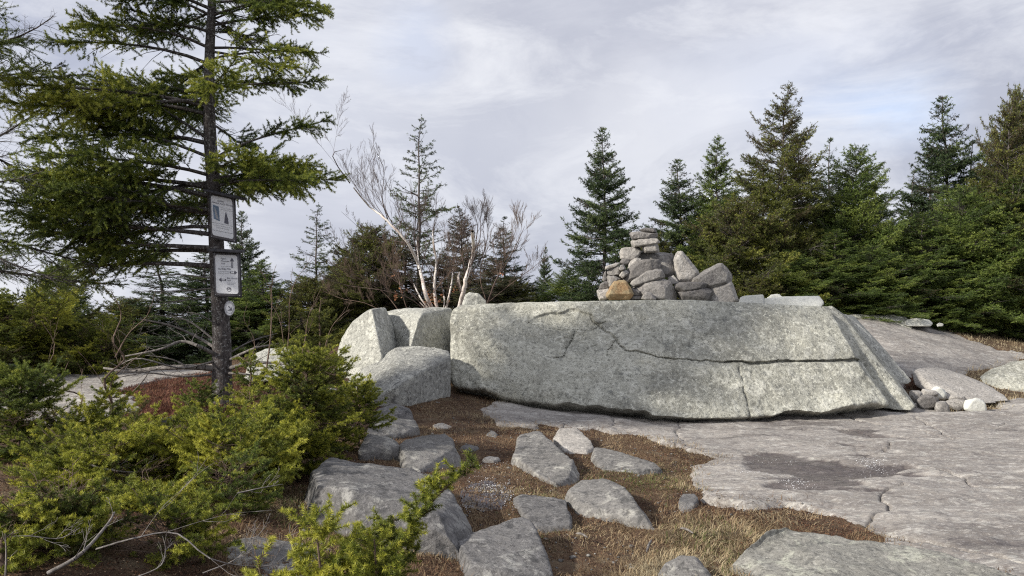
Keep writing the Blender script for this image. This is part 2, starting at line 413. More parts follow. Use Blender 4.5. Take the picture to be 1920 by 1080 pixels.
# far hills: one sheet out to the horizon
def hills():
    r = 150*np.power(9000/150, np.linspace(0, 1, 60)); a = np.linspace(0, 2*PI, 181)
    R, A = np.meshgrid(r, a, indexing='ij'); X = R*np.cos(A); Y = R*np.sin(A)
    z = -60-110*sstep(150, 900, R)+fbm(xy0(X, Y, 1/1300.), 5, 4)*120*sstep(300, 3000, R)
    m = N('wooded_hills'); n = m.noise(m.pos(), .02, 6, .7)
    m.bsdf(m.mix(m.ramp(n, .35, .65), (.035,.05,.035), (.07,.09,.06)), .95)
    f = grid_faces(*X.shape)
    tag(link('hills', mesh_np('hills', np.stack([X.ravel(), Y.ravel(), z.ravel()], 1), f, m.m, smooth=True)), kind='structure')
hills()

# ------------------------------------------------------------------ rocks
DG = None
def voxel(hulls, vox, smooth):
    bm = bmesh.new()
    for h in hulls:
        b2 = bmesh.new()
        for q in h: b2.verts.new(Vector(q))
        r = bmesh.ops.convex_hull(b2, input=b2.verts)
        bmesh.ops.delete(b2, geom=list({g for g in r['geom_interior']+r['geom_unused'] if isinstance(g, bmesh.types.BMVert)}), context='VERTS')
        t = bpy.data.meshes.new('t'); b2.to_mesh(t); b2.free(); bm.from_mesh(t); bpy.data.meshes.remove(t)
    me = bpy.data.meshes.new('h'); bm.to_mesh(me); bm.free()
    o = bpy.data.objects.new('h', me); COL.objects.link(o)
    md = o.modifiers.new('r', 'REMESH'); md.mode = 'VOXEL'; md.voxel_size = vox
    if smooth:
        ms = o.modifiers.new('s', 'SMOOTH'); ms.factor = .5; ms.iterations = smooth
    bpy.context.view_layer.update()
    dg = bpy.context.evaluated_depsgraph_get()
    out = bpy.data.meshes.new_from_object(o.evaluated_get(dg))
    bpy.data.objects.remove(o); bpy.data.meshes.remove(me)
    return out

def disp(me, amp, sc, seed, fine=.25, extra=None, chisel=0., facets=0):
    n = len(me.vertices); co = np.empty(n*3, np.float32); me.vertices.foreach_get('co', co); co = co.reshape(-1, 3).astype(float)
    no = np.empty(n*3, np.float32)
    me.vertex_normals.foreach_get('vector', no); no = no.reshape(-1, 3)
    if facets:
        rg = np.random.default_rng(seed); c = co.mean(0); q = co-c
        for k in range(facets):
            v = rg.normal(size=3); v[2] += .3; v /= np.linalg.norm(v); s_ = q@v; lim = s_.max()*rg.uniform(.72, .93)
            q = q-np.maximum(s_-lim, 0)[:, None]*v[None]*.9
        co = q+c
    d = fbm(co/sc, 4, seed)*amp+fbm(co/(sc*.16), 4, seed+5)*amp*fine
    if chisel:
        d = d-chisel*sstep(.05, .25, fbm(co/(sc*.8), 3, seed+50))*1.
    co = co+no*d[:, None]
    if extra is not None: co = extra(co, no)
    me.vertices.foreach_set('co', co.astype(np.float32).ravel())
    me.polygons.foreach_set('use_smooth', np.ones(len(me.polygons), bool)); me.update()
    return me

RS = [0]
def rock(name, label, cat, hulls, mat, vox=.03, smooth=4, amp=.03, sc=.5, fine=.25, group=None, extra=None, chisel=0., facets=0):
    RS[0] += 1
    me = disp(voxel(hulls, vox, smooth), amp, sc, RS[0]*7, fine, extra, chisel, facets)
    me.name = name; me.materials.clear(); me.materials.append(mat)
    allp = np.vstack([np.array(h) for h in hulls]); c = np.array([allp[:, 0].mean(), allp[:, 1].mean(), allp[:, 2].min()])
    me.transform(Matrix.Translation(-Vector(c)))
    return tag(link(name, me, loc=Vector(c)), label, cat, group)

def pp(lst): return [P(*a) for a in lst]

# --- the long boulder
def seg_d(x, z, pl):
    return pdist(x, z, pl)
CRK = [  # polyline in photo px, width m, depth m, step
    ([(1108,590),(1112,603),(1140,625),(1170,655),(1210,664),(1260,672),(1320,674),(1352,677)], .013, .06),
    ([(1350,677),(1380,676),(1395,679),(1470,676),(1530,677),(1600,674),(1640,680)], .022, .11),
    ([(1372,680),(1380,705),(1388,745),(1397,778),(1398,800)], .011, .05),
    ([(990,604),(1020,617),(1060,620),(1085,620),(1110,620),(1135,605)], .011, .04),
    ([(1078,622),(1070,640),(1062,655),(1055,668),(1040,672)], .016, .05),
    ([(1150,640),(1138,655),(1135,667)], .013, .04),
    ([(1095,660),(1108,650),(1118,645)], .010, .02),
]
def face_pt(px, py):   # point on approx face plane
    t = (785-py)/215.0
    d = 11.85+1.35*np.clip(t, -.1, 1.1)+max(0, (1000-px))/155.*.6
    return P(px, py, d)
CRW = [([tuple(face_pt(a, b)[[0, 2]]) for a, b in pl], w, dep) for pl, w, dep in CRK]
def chip(co, no):
    x, y, z = co.T
    fr = (no[:, 1] < .2)
    jx = x+fbm(co*6, 3, 91)*.03; jz = z+fbm(co*6, 3, 92)*.03
    for pl, w, dep in CRW:
        d = pdist(jx, jz, pl); ww = w*(.8+.5*vnoise(co*4, 7))
        co[:, 1] += np.where(fr, np.exp(-(d/ww)**4)*dep, 0)
    # scarp: broken flake between the two left cracks sits back a little
    pf = [tuple(face_pt(a, b)[[0, 2]]) for a, b in [(990,604),(1010,590),(1080,578),(1108,588),(1115,605),(1135,606),(1110,621),(1060,621),(1020,618)]]
    s = sdf(jx, jz, pf); co[:, 1] += np.where(fr, sstep(-.01, .05, s)*.055, 0)
    pf = [tuple(face_pt(a, b)[[0, 2]]) for a, b in [(1040,672),(1060,640),(1030,640),(1078,622),(1100,622),(1090,660),(1060,690)]]
    s = sdf(jx, jz, pf); co[:, 1] += np.where(fr, sstep(-.01, .05, s)*.03, 0)
    # ragged lower lip
    zl = np.interp(x, LIP[:, 0], LIP[:, 1]); rg = fbm(np.stack([x*2.2, x*0, x*0], 1), 4, 12)*.10
    t = sstep(.30, .0, z-zl); co[:, 2] += np.where(y < 13.3, t*np.clip(rg+.03, 0, .2), 0)
    co[:, 1] += np.where(fr, fbm(np.stack([x*.8, y*.3, z*1.6], 1), 4, 61)*.09+np.abs(fbm(np.stack([x*2.5, y, z*3.5], 1), 4, 62))*.05, 0)
    return co
bot = [(846,716,12.9),(852,728,12.8),(900,740,12.6),(955,746,12.35),(1000,755,12.1),(1100,768,11.8),(1200,778,11.6),(1300,785,11.5),(1450,781,11.6),(1560,773,11.8),(1668,762,12.2)]
LIP = np.array([P(*q)[[0, 2]] for q in bot])
mid = [(845,660,13.1),(1000,680,12.55),(1200,690,12.2),(1420,685,12.15),(1612,684,12.45),(1645,730,12.35)]
top = [(845,600,13.25),(849,582,13.4),(862,573,13.6),(1000,568,13.45),(1130,563,13.2),(1250,562,13.1),(1350,566,13.1),(1480,573,13.2),(1535,577,13.3),(1556,583,13.3)]
h = pp(bot)+pp(mid)+pp(top)
h += [P(a, b, c) for a, b, c in [(880,573,15.5),(1000,570,16.3),(1300,572,16.8),(1520,578,16.0)]]
h += [np.array([P(a, b, c)[0], c+.9, z]) for a, b, c, z in [(880,735,13.1,-.1),(1000,760,12.4,-.25),(1300,790,12.0,-.3),(1600,768,12.2,-.25)]]
h += [np.array([-1., 16, .2]), np.array([5.6, 15.5, .2])]
rock('split_boulder', 'long pale grey-green boulder with a horizontal crack, the largest rock, cairn on top', 'boulder', [h], M['boulder'], .022, 7, .05, 1.1, .22, extra=chip)
print('boulder', time.time()-T0)

rock('leaning_slab', 'narrow speckled slab leaning against the right end of the long cracked boulder', 'rock slab',
     [pp([(1540,574,13.5),(1560,572,13.7),(1582,592,13.6),(1640,668,13.1),(1716,762,12.55),(1708,769,12.5),(1688,770,12.5),(1652,765,12.6),(1600,672,13.05),
          (1560,580,14.6),(1600,600,14.6),(1716,757,13.3),(1660,760,13.3)])], M['boulder'], .022, 3, .03, .6)
rock('leaning_slab', 'thin upper slab lying behind the narrow leaning slab, its pointed tip overhanging', 'rock slab',
     [pp([(1572,585,14.2),(1600,598,14.3),(1640,635,14.1),(1675,672,13.9),(1712,715,13.6),(1700,722,13.5),(1668,716,13.5),(1640,690,13.6),(1590,620,14.0),
          (1600,592,15.0),(1700,705,14.3)])], M['block'], .022, 3, .03, .6)
# --- left blocks
rock('split_block', 'pale leftmost upright block with a shaded right side, half hidden by fir tips', 'boulder',
     [pp([(722,577,14.0),(698,580,13.3),(690,583,13.35),(662,602,13.5),(640,640,13.6),(622,700,13.4),(612,770,13.0),(700,640,13.0),(716,670,12.7),(722,760,12.5),(732,600,14.0),(748,640,14.1),(752,760,14.0),(690,585,15),(640,640,15),(640,780,14.5)])],
     M['block'], .024, 2, .03, .6)
rock('split_block', 'pale upright block between the leftmost block and the long boulder, dark right side', 'boulder',
     [pp([(716,586,14.6),(760,577,14.4),(800,576,14.3),(792,588,13.75),(785,600,13.6),(770,650,13.3),(765,720,13.2),(748,665,14.0),(728,610,14.5),(846,578,14.9),(853,640,14.7),(853,720,14.4),(820,577,15.5),(740,580,15.8),(740,720,15),(850,590,15.5)])],
     M['block'], .024, 2, .03, .6)
rock('tilted_block', 'big tilted block with a pale top and dark front, lying before the upright blocks', 'boulder',
     [pp([(742,650,12.9),(770,647,12.95),(822,650,12.8),(843,657,12.6),(846,668,12.45),(800,690,11.9),(762,712,11.45),(740,727,11.25),(700,745,11.4),(640,762,11.7),(612,800,11.6),
          (742,760,11.3),(790,768,11.78),(815,764,12.05),(845,752,12.45),(846,730,12.45),(700,800,11.5),(680,690,12.9),(640,720,13.0)])],
     M['tilt'], .024, 2, .03, .6)
rock('capstone', 'small grey boulder perched on the left end of the long cracked boulder', 'rock',
     [pp([(868,570,14.0),(872,553,14.0),(880,547,14.1),(898,550,14.0),(912,563,14.0),(912,572,14.0),(865,575,13.9),(880,550,14.4),(905,560,14.4),(905,575,14.4)])], M['block'], .02, 2, .02, .3)
rock('white_stone', 'squarish white stone beside the cairn on top of the long boulder', 'rock',
     [pp([(1384,571,14.0),(1388,557,14.0),(1400,554,14.0),(1431,552,14.0),(1434,560,14.0),(1432,574,13.9),(1385,575,13.9),(1395,555,14.4),(1430,553,14.4),(1432,575,14.4)])], M['white'], .018, 2, .015, .3)
rock('white_stone', 'flat white slab lying along the top right end of the long boulder', 'rock slab',
     [pp([(1428,571,14.0),(1432,560,14.0),(1470,559,14.0),(1500,556,14.1),(1537,557,14.1),(1545,566,14.0),(1540,576,13.9),(1430,578,13.9),(1440,557,14.8),(1535,555,14.9),(1545,570,14.9)])], M['white'], .02, 2, .02, .4)
rock('white_stone', 'smallest white stone, a rounded lump on the flat white slab', 'rock',
     [pp([(1438,560,14.5),(1446,553,14.5),(1458,551,14.5),(1468,557,14.5),(1468,562,14.5),(1445,553,14.8),(1462,552,14.8),(1466,562,14.8)])], M['white'], .015, 2, .01, .2)
rock('far_boulder', 'flat-topped pale boulder at the edge of the spruces right of the leaning slabs', 'boulder',
     [pp([(1570,592,19.0),(1600,589,19.0),(1680,590,19.2),(1700,595,19.2),(1712,603,19.0),(1710,625,18.9),(1570,625,18.8),(1590,588,21),(1690,590,21),(1700,625,21)])], M['boulder'], .04, 3, .04, .8)
rock('far_stone', 'rounded white stone in front of the spruces on the bedrock rise', 'rock',
     [pp([(1694,607,19),(1700,600,19),(1722,596,19),(1742,599,19),(1750,606,19),(1745,612,18.9),(1700,612,18.9),(1710,598,19.6),(1740,600,19.6),(1740,612,19.6)])], M['white'], .025, 2, .02, .3)
rock('far_stone', 'tiny white stone right of the rounded one, below the spruce boughs', 'rock',
     [pp([(1755,609,19.4),(1760,605,19.4),(1770,607,19.4),(1768,612,19.4),(1757,613,19.4),(1762,605,19.7),(1768,612,19.7)])], M['white'], .02, 1, .01, .2)
rock('far_ledge', 'low pale ledge at the right frame edge below the spruces', 'rock',
     [pp([(1790,612,25),(1830,604,25),(1880,601,25),(1940,598,25),(2000,600,25),(2000,630,24),(1940,634,23.5),(1860,624,24),(1800,618,24.5),(1900,600,28),(1990,600,28),(1990,640,28)])], M['boulder'], .05, 3, .06, 1.)
rock('far_ledge', 'low pinkish ledge poking out of the orange grass at far right', 'rock',
     [pp([(1846,636,22),(1870,631,22.4),(1920,628,22.6),(1980,632,22.6),(1980,652,21.5),(1930,650,21.3),(1880,645,21.6),(1900,630,24),(1970,650,24)])], M['bed'], .04, 3, .04, .8)
rock('shelf_block', 'long low pinkish block with a dark left end, behind the small rubble stones', 'rock slab',
     [pp([(1710,700,14.57),(1716,692,14.67),(1745,686,14.97),(1775,692,14.97),(1830,712,14.67),(1862,728,14.27),(1884,742,13.87),(1893,752,13.67),(1850,757,13.47),(1790,754,13.57),(1750,742,13.77),(1740,715,13.97),(1738,738,13.92),(1714,722,14.27),
          (1850,722,14.97),(1760,690,15.47),(1760,740,15.17)])], M['cairn_c'], .022, 2, .025, .5)
rock('side_boulder', 'rounded grey boulder cut by the right frame edge beside orange grass', 'boulder',
     [pp([(1832,706,15.6),(1850,697,15.8),(1890,684,15.6),(1930,674,15.6),(1990,678,15.6),(2010,750,14.8),(1940,752,14.6),(1890,748,14.7),(1845,728,15.1),(1900,680,17),(1990,690,17),(1980,750,17)])], M['boulder'], .03, 5, .05, .7)
rub = [('round pinkish stone touching the tip of the narrow leaning slab', [(1702,735),(1712,729),(1726,733),(1733,745),(1725,756),(1710,754)], 13.2, .22, 'cairn_c'),
       ('dark rounded stone in the front of the rubble by the slab', [(1718,752),(1728,741),(1750,740),(1762,750),(1755,766),(1735,770),(1720,764)], 12.9, .24, 'cairn_b'),
       ('small peaked grey stone, the frontmost of the rubble heap', [(1750,770),(1757,754),(1770,750),(1782,765),(1782,775),(1762,777)], 12.75, .18, 'cairn'),
       ('tan stone between the peaked stone and the rightmost white one', [(1768,752),(1790,748),(1812,752),(1812,768),(1795,772),(1782,764)], 13.0, .2, 'cairn_c'),
       ('rightmost rubble stone, blocky and nearly white', [(1808,752),(1830,746),(1850,756),(1856,768),(1848,777),(1822,777),(1808,768)], 12.9, .24, 'white'),
       ('flat pale stone lying behind the round pinkish stone', [(1722,736),(1730,729),(1752,732),(1762,740),(1745,745),(1727,744)], 13.5, .2, 'cairn_c'),
       ('small pale stone propped against the long low block', [(1743,735),(1752,725),(1768,726),(1775,740),(1772,750),(1755,748)], 13.6, .2, 'white'),
       ('pale pinkish stone wedged above the tan rubble stone', [(1775,748),(1785,742),(1808,742),(1812,752),(1795,754)], 13.5, .18, 'cairn_c'),
       ('dark grey cube-like stone at the foot of the long low block', [(1810,738),(1824,735),(1828,748),(1812,750)], 13.8, .15, 'stone_b')]
def polystone(label, poly, d, t, mat, name='stone', cat='stone', group=None, vox=.018, sm=2, amp=.014, lean=0.):
    """a stone whose outline is real at distance d; narrower front and back rings give it its body"""
    q = np.array(poly, float); c = q.mean(0)
    pts = []
    rr = random.Random(len(label)*31+int(c[0]))
    for k, (s, dd) in enumerate(((.72, 0.), (1., .22), (.97, .6), (.7, 1.))):
        for a in q:
            b = c+(a-c)*1.07*s*(1+rr.uniform(-.05, .04)*(k != 1)); pts.append(P(b[0], b[1], d+t*dd+lean*(c[1]-b[1])/F*d))
    return rock(name, label, cat, [pts], M[mat], vox, sm, amp, .25, .4, group, facets=9)
for lb, po, d, t, mt in rub: polystone(lb, po, d, t, mt, 'rubble_stone', 'stone', 'rubble stones at the foot of the slabs')

# --- the cairn, every stone a thing
def cz(pts): return [(1080+a/4.908, 400+b/4.908) for a, b in pts]
CA = [
 ('thin grey cap slab on the very top of the cairn', [(585,160),(600,142),(640,138),(720,142),(745,152),(740,175),(650,180),(595,174)], 14.5, .3, 'cairn_b'),
 ('rounded buff slab directly under the cairn cap', [(487,200),(510,172),(560,168),(640,178),(740,180),(748,215),(720,230),(600,237),(510,240),(492,228)], 14.45, .38, 'cairn'),
 ('pale flat slab, third stone down from the cairn top', [(490,270),(520,245),(620,233),(760,230),(775,255),(765,275),(680,280),(600,302),(540,310),(500,300)], 14.42, .38, 'cairn_c'),
 ('speckled squarish stone under the right end of the third slab', [(598,315),(640,280),(700,272),(750,276),(757,354),(640,358),(605,350)], 14.45, .3, 'cairn_c'),
 ('buff upright stone high on the left of the cairn', [(405,360),(425,325),(560,306),(600,325),(590,380),(540,440),(470,445),(415,425)], 14.45, .35, 'cairn_c'),
 ('small dark stone under the buff upright stone', [(400,460),(430,418),(480,418),(512,445),(480,478),(410,472)], 14.4, .25, 'cairn_b'),
 ('largest pale slab at the core of the cairn', [(520,430),(560,380),(600,357),(760,358),(890,372),(900,440),(915,550),(870,585),(780,560),(620,560)], 14.6, .45, 'cairn'),
 ('small oblong stone tilted left of the core slab', [(470,490),(500,440),(560,412),(600,420),(590,450),(520,510),(480,520)], 14.35, .22, 'cairn_c'),
 ('long dark slab slanting across the front of the cairn', [(395,600),(450,540),(560,450),(680,405),(790,400),(812,440),(780,490),(690,535),(600,570),(520,640),(480,660),(420,625)], 14.25, .3, 'cairn_b'),
 ('second slanting slab, below the long dark one', [(503,650),(560,575),(640,530),(740,512),(820,515),(850,575),(760,600),(640,632),(520,680)], 14.18, .3, 'cairn'),
 ('tall speckled stone leaning upright right of the core slab', [(895,400),(910,355),(940,343),(980,360),(1060,450),(1110,520),(1135,560),(1100,615),(1060,640),(940,640),(920,560)], 14.5, .4, 'cairn_c'),
 ('humped stone balanced at the upper right of the cairn', [(1060,625),(1130,560),(1200,510),(1290,470),(1340,466),(1380,500),(1445,590),(1430,630),(1330,665),(1240,690),(1150,665)], 14.35, .45, 'cairn'),
 ('large speckled block at the lower right corner of the cairn', [(1200,830),(1225,695),(1330,658),(1420,632),(1450,680),(1500,815),(1470,840),(1330,840)], 14.3, .5, 'cairn_c'),
 ('thin dark slab lying level in the lower right of the cairn', [(880,645),(1000,632),(1150,630),(1222,660),(1215,685),(1080,705),(930,722),(895,700)], 14.2, .4, 'cairn_b'),
 ('dark slab under the thin level one, at the cairn foot', [(925,725),(1080,702),(1220,685),(1242,720),(1205,800),(1150,825),(1000,820),(935,800)], 14.15, .4, 'cairn_b'),
 ('broad domed stone in the middle of the cairn foot', [(515,690),(640,630),(800,605),(860,630),(900,690),(935,770),(915,806),(840,806),(700,800),(620,780)], 14.12, .45, 'cairn'),
 ('pale stone wedged between the core slab and level slab', [(835,600),(900,570),(940,620),(940,650),(880,650),(840,630)], 14.4, .2, 'cairn_c'),
 ('small wedge-shaped stone before the domed stone', [(595,795),(640,725),(690,735),(740,798),(650,800)], 14.0, .15, 'cairn'),
 ('flat sliver of stone right of the orange stone', [(505,690),(600,715),(630,745),(600,765),(520,750)], 14.12, .25, 'cairn_b'),
 ('low dark stone tucked right beside the orange stone', [(500,750),(600,768),(600,795),(500,795)], 14.1, .25, 'cairn_b'),
 ('orange rust-stained stone at the left foot of the cairn', [(265,785),(310,690),(350,635),(400,618),(460,625),(500,680),(525,740),(505,790),(380,792),(290,792)], 13.98, .3, 'orange'),
 ('pale block at the leftmost foot of the cairn', [(193,710),(240,690),(300,690),(300,730),(290,795),(210,798)], 14.15, .35, 'cairn_c'),
 ('dark stone above the leftmost pale foot block', [(208,700),(225,650),(270,625),(305,640),(305,690),(240,700)], 14.2, .3, 'cairn_b'),
 ('reddish stone behind the orange stone', [(282,575),(380,568),(415,600),(350,650),(310,690),(283,650)], 14.2, .3, 'cairn'),
 ('narrow dark stone on the left edge of the cairn', [(238,615),(260,550),(282,520),(295,570),(290,625),(250,640)], 14.3, .3, 'cairn_b'),
 ('grey block midway up the left side of the cairn', [(285,545),(320,500),(400,480),(415,530),(405,575),(300,575)], 14.25, .3, 'cairn'),
 ('thin pale slab topping the left side of the cairn', [(256,520),(275,490),(370,460),(402,462),(395,485),(310,510)], 14.25, .3, 'cairn_c'),
 ('fist-sized round stone left of the oblong tilted stone', [(393,515),(405,480),(440,470),(460,485),(458,520),(410,530)], 14.2, .18, 'cairn'),
 ('small pale chip left of the long slanting slab', [(398,580),(405,535),(460,525),(485,545),(430,600)], 14.22, .2, 'cairn_c'),
]
for lb, po, d, t, mt in CA:
    polystone(lb, cz(po), d, t, mt, 'cairn_stone', 'stone', 'stones stacked in the cairn', .014, 1, .02, .12)
print('cairn', time.time()-T0)

# --- foreground stones; (px, py, height above ground)
def gstone(label, pts, mat='stone', vox=.02, sm=3, amp=.025, sc=.35, name='stone', cat='stone', group='stones set in the peaty path', base=.15, chisel=0.):
    w = [G(a[0], a[1], a[2]*.72) for a in pts]
    c = np.mean(w, 0)
    w2 = []
    for q, a in zip(w, pts):
        q = np.array([c[0]+(q[0]-c[0])*1.06, c[1]+(q[1]-c[1])*1.04, q[2]]); w2.append(q)
        b = np.array([c[0]+(q[0]-c[0])*1.14, c[1]+(q[1]-c[1])*1.10, 0]); b[2] = Z(b[0], b[1])-base; w2.append(b)
    return rock(name, label, cat, [w2], M[mat], vox, max(1, sm-1), amp, sc, .4, group, None, chisel, 8)
gstone('biggest foreground block, sloping grey top and dark pitted front, behind the fir spray',
       [(592,880,.30),(640,852,.30),(680,852,.30),(722,858,.32),(760,882,.32),(822,895,.30),(845,925,.28),(856,945,.24),(740,945,.36),(660,915,.38),(600,905,.34),(600,925,.06),(655,990,.0),(740,1012,.02),(790,1055,.02),(830,1085,.0),(828,1012,.12),(874,985,.06),(868,975,.1),(800,980,.30)], 'stone_b', .024, 4, .035, .5)
gstone('squat lichen-spotted block between the biggest block and the peat', [(752,835,.16),(770,815,.22),(838,812,.24),(850,838,.22),(862,858,.10),(845,872,.03),(800,888,.0),(762,880,.0),(760,850,.15)], 'stone', .02, 3, .025)
gstone('grey slab step below the tilted block', [(690,800,.16),(705,785,.18),(770,782,.18),(784,800,.14),(760,812,.08),(700,815,.06)], 'stone')
gstone('dark stone under the grey slab step', [(702,772,.2),(742,755,.26),(780,770,.22),(784,782,.12),(735,786,.1)], 'stone_b')
gstone('rounded stone over the dark hollow beside the fir boughs', [(676,835,.16),(690,815,.22),(740,822,.22),(752,836,.18),(752,848,.08),(680,845,.1)], 'stone')
gstone('block cut by the bottom edge, pale spotted top tilting to the left', [(862,1012,.12),(880,1002,.14),(960,970,.20),(990,966,.20),(1002,990,.18),(1018,1030,.12),(1034,1078,.04),(1040,1110,.0),(900,1110,.02),(880,1070,.02),(862,1040,.0)], 'stone_b', .018, 3, .02)
gstone('flat five-sided stone sunk level in the peat', [(965,935,.05),(985,925,.06),(1040,918,.07),(1060,935,.06),(1066,965,.05),(1068,988,.03),(1035,998,.01),(1005,990,.01),(985,965,.02)], 'stone_b', .018, 2, .015)
gstone('longest path stone, a blunt grey wedge pointing up to the boulder', [(966,850,.10),(975,820,.16),(990,806,.20),(1010,808,.20),(1035,835,.18),(1070,860,.16),(1092,880,.12),(1103,898,.06),(1085,912,.0),(1030,915,.0),(990,880,.03),(968,865,.04)], 'stone', .02, 3, .025)
gstone('pale yellowish-white stone behind the longest path stone', [(1040,815,.12),(1050,803,.18),(1068,800,.20),(1085,806,.18),(1108,825,.12),(1112,838,.05),(1090,850,.0),(1060,845,.0),(1045,830,.03)], 'cairn_c', .018, 3, .02)
gstone('low ridge-like stone trailing into green grass', [(1110,850,.08),(1118,838,.13),(1150,842,.14),(1185,855,.12),(1205,868,.09),(1230,870,.08),(1238,882,.02),(1205,890,.0),(1140,882,.0),(1115,868,.02)], 'stone', .016, 3, .02)
gstone('roof-shaped stone with a pointed right toe in mid path', [(1068,918,.12),(1090,900,.17),(1130,896,.20),(1158,900,.20),(1178,925,.18),(1205,955,.13),(1228,985,.04),(1222,992,.0),(1170,975,.0),(1150,960,.05),(1090,950,.04),(1072,938,.03)], 'stone', .018, 3, .022)
gstone('smallest path stone, beside the edge of the bare bedrock', [(1273,935,.06),(1283,920,.10),(1296,918,.10),(1308,932,.07),(1303,950,.0),(1285,958,.0),(1272,948,.01)], 'stone_b', .014, 2, .012)
gstone('pointed stone at the bottom edge between straw-coloured grass', [(1238,1065,.08),(1255,1038,.15),(1275,1024,.18),(1292,1024,.18),(1312,1042,.14),(1332,1072,.07),(1345,1100,.0),(1270,1105,.0),(1240,1085,.0)], 'stone', .016, 3, .018)
gstone('broad low lichen-patched rock filling the bottom right corner', [(1356,1010,.10),(1375,992,.14),(1420,980,.18),(1470,976,.20),(1520,984,.20),(1560,1002,.17),(1620,1005,.16),(1700,1020,.14),(1800,1042,.12),(1920,1078,.08),(2000,1130,.02),(1900,1200,.0),(1600,1200,.0),(1440,1120,.02),(1420,1075,.03),(1370,1035,.02)], 'lichen', .024, 5, .035, .5, 'rock')
gstone('small flat stone lying in the grass before the tilted block', [(812,796,.03),(830,791,.04),(850,796,.03),(845,804,.0),(818,803,.0)], 'cairn', .014, 2, .01)
gstone('pale flat chip in the middle of the peaty path', [(905,858,.02),(925,852,.03),(940,858,.02),(925,864,.0)], 'cairn_c', .012, 1, .008)
gstone('small grey stone nearly buried in brown grass above the half-buried one', [(912,812,.03),(922,806,.04),(933,810,.03),(930,820,.0),(915,820,.0)], 'stone', .012, 1, .008)
gstone('half-buried grey stone left of the longest path stone', [(858,836,.03),(880,832,.04),(898,838,.03),(880,845,.0)], 'stone_b', .012, 2, .01)
# rocks on the left behind the signed spruce
rock('pale_boulder', 'pale boulder behind the dead boughs right of the signed tree', 'boulder', [pp([(462,700,12.2),(470,672,12.3),(500,655,12.5),(540,652,12.5),(556,672,12.3),(560,710,12.0),(455,720,12.0),(480,660,13.2),(545,655,13.2),(540,710,13.2)])], M['block'], .03, 4, .04, .5)
rock('pale_boulder', 'lower white-grey boulder under the fir tips near the leftmost block', 'boulder', [pp([(560,740,11.6),(575,722,11.8),(610,720,11.9),(650,740,11.6),(650,760,11.4),(560,760,11.4),(580,722,12.5),(640,740,12.5),(600,770,12.4)])], M['white'], .03, 3, .04, .5)
gstone('light slab showing under the young fir with bare twigs', [(155,862,.08),(175,848,.12),(215,845,.12),(262,852,.10),(275,868,.06),(220,880,.0),(165,876,.0)], 'white', .02, 2, .02, name='slab', cat='stone', group='stones under the left firs')
gstone('long narrow grey slab left of the small young fir', [(120,818,.06),(160,812,.1),(205,815,.1),(215,825,.06),(170,834,.0),(125,832,.0)], 'stone', .02, 2, .02, name='slab', cat='stone', group='stones under the left firs')
gstone('grey slab at the bottom left below the fir boughs', [(430,1010,.03),(500,1000,.04),(560,1010,.04),(600,1040,.03),(590,1090,.0),(480,1100,.0),(420,1060,.0)], 'stone', .02, 3, .03, name='slab', cat='stone', group='stones under the left firs')
gstone('dark slab at the left frame edge under dead sticks', [(-40,940,.14),(60,925,.16),(130,935,.12),(150,960,.05),(80,985,.0),(-40,990,.0)], 'stone_b', .02, 3, .03, name='slab', cat='stone', group='stones under the left firs')
print('stones', time.time()-T0)

# ------------------------------------------------------------------ plant machinery
def norm(v): return v/np.maximum(np.linalg.norm(v, axis=-1, keepdims=True), 1e-9)
def prisms(p0, p1, r0, r1, sides=4):
    """vectorised tapered prisms"""
    p0 = np.asarray(p0); p1 = np.asarray(p1); n = len(p0)
    if n == 0: return np.zeros((0, 3)), np.zeros((0, 4), int)
    ax = norm(p1-p0); ref = np.where(np.abs(ax[:, 2:3]) > .9, [[1., 0, 0]], [[0, 0, 1.]])
    a = norm(np.cross(ax, ref)); b = np.cross(ax, a)
    th = np.arange(sides)*2*PI/sides
    ring = a[:, None]*np.cos(th)[None, :, None]+b[:, None]*np.sin(th)[None, :, None]
    r0 = np.broadcast_to(r0, (n,)); r1 = np.broadcast_to(r1, (n,))
    V = np.concatenate([p0[:, None]+ring*r0[:, None, None], p1[:, None]+ring*r1[:, None, None]], 1).reshape(-1, 3)
    k = np.arange(sides); k2 = (k+1) % sides
    f = np.stack([k, k2, k2+sides, k+sides], 1)[None]+(np.arange(n)*2*sides)[:, None, None]
    return V, f.reshape(-1, 4)
def tube(pts, rad, sides=10, rough=0., seed=0):
    pts = np.asarray(pts, float); n = len(pts)
    t = norm(np.gradient(pts, axis=0)); ref = np.array([0, 1., 0]) if abs(t[0][1]) < .8 else np.array([1., 0, 0])
    a = norm(np.cross(t, ref)); b = np.cross(t, a); th = np.arange(sides)*2*PI/sides
    rr = np.asarray(rad)[:, None]*np.ones(sides)[None]
    V = pts[:, None]+(a[:, None]*np.cos(th)[None, :, None]+b[:, None]*np.sin(th)[None, :, None])*rr[..., None]
    if rough: V = V+(a[:, None]*np.cos(th)[None, :, None]+b[:, None]*np.sin(th)[None, :, None])*(fbm(V*9, 4, seed)*rough)[..., None]
    i = np.arange(n*sides).reshape(n, sides); j = np.roll(i, -1, 1)
    f = np.stack([i[:-1], j[:-1], j[1:], i[1:]], -1).reshape(-1, 4)
    return V.reshape(-1, 3), f
def smooth_path(pts, n):
    pts = np.asarray(pts, float); t = np.linspace(0, len(pts)-1, n)
    out = []
    P_ = np.vstack([2*pts[0]-pts[1], pts, 2*pts[-1]-pts[-2]])
    for u in t:
        i = min(int(u), len(pts)-2); f = u-i; p0, p1, p2, p3 = P_[i:i+4]
        out.append(.5*((2*p1)+(-p0+p2)*f+(2*p0-5*p1+4*p2-p3)*f*f+(-p0+3*p1-3*p2+p3)*f**3))
    return np.array(out)
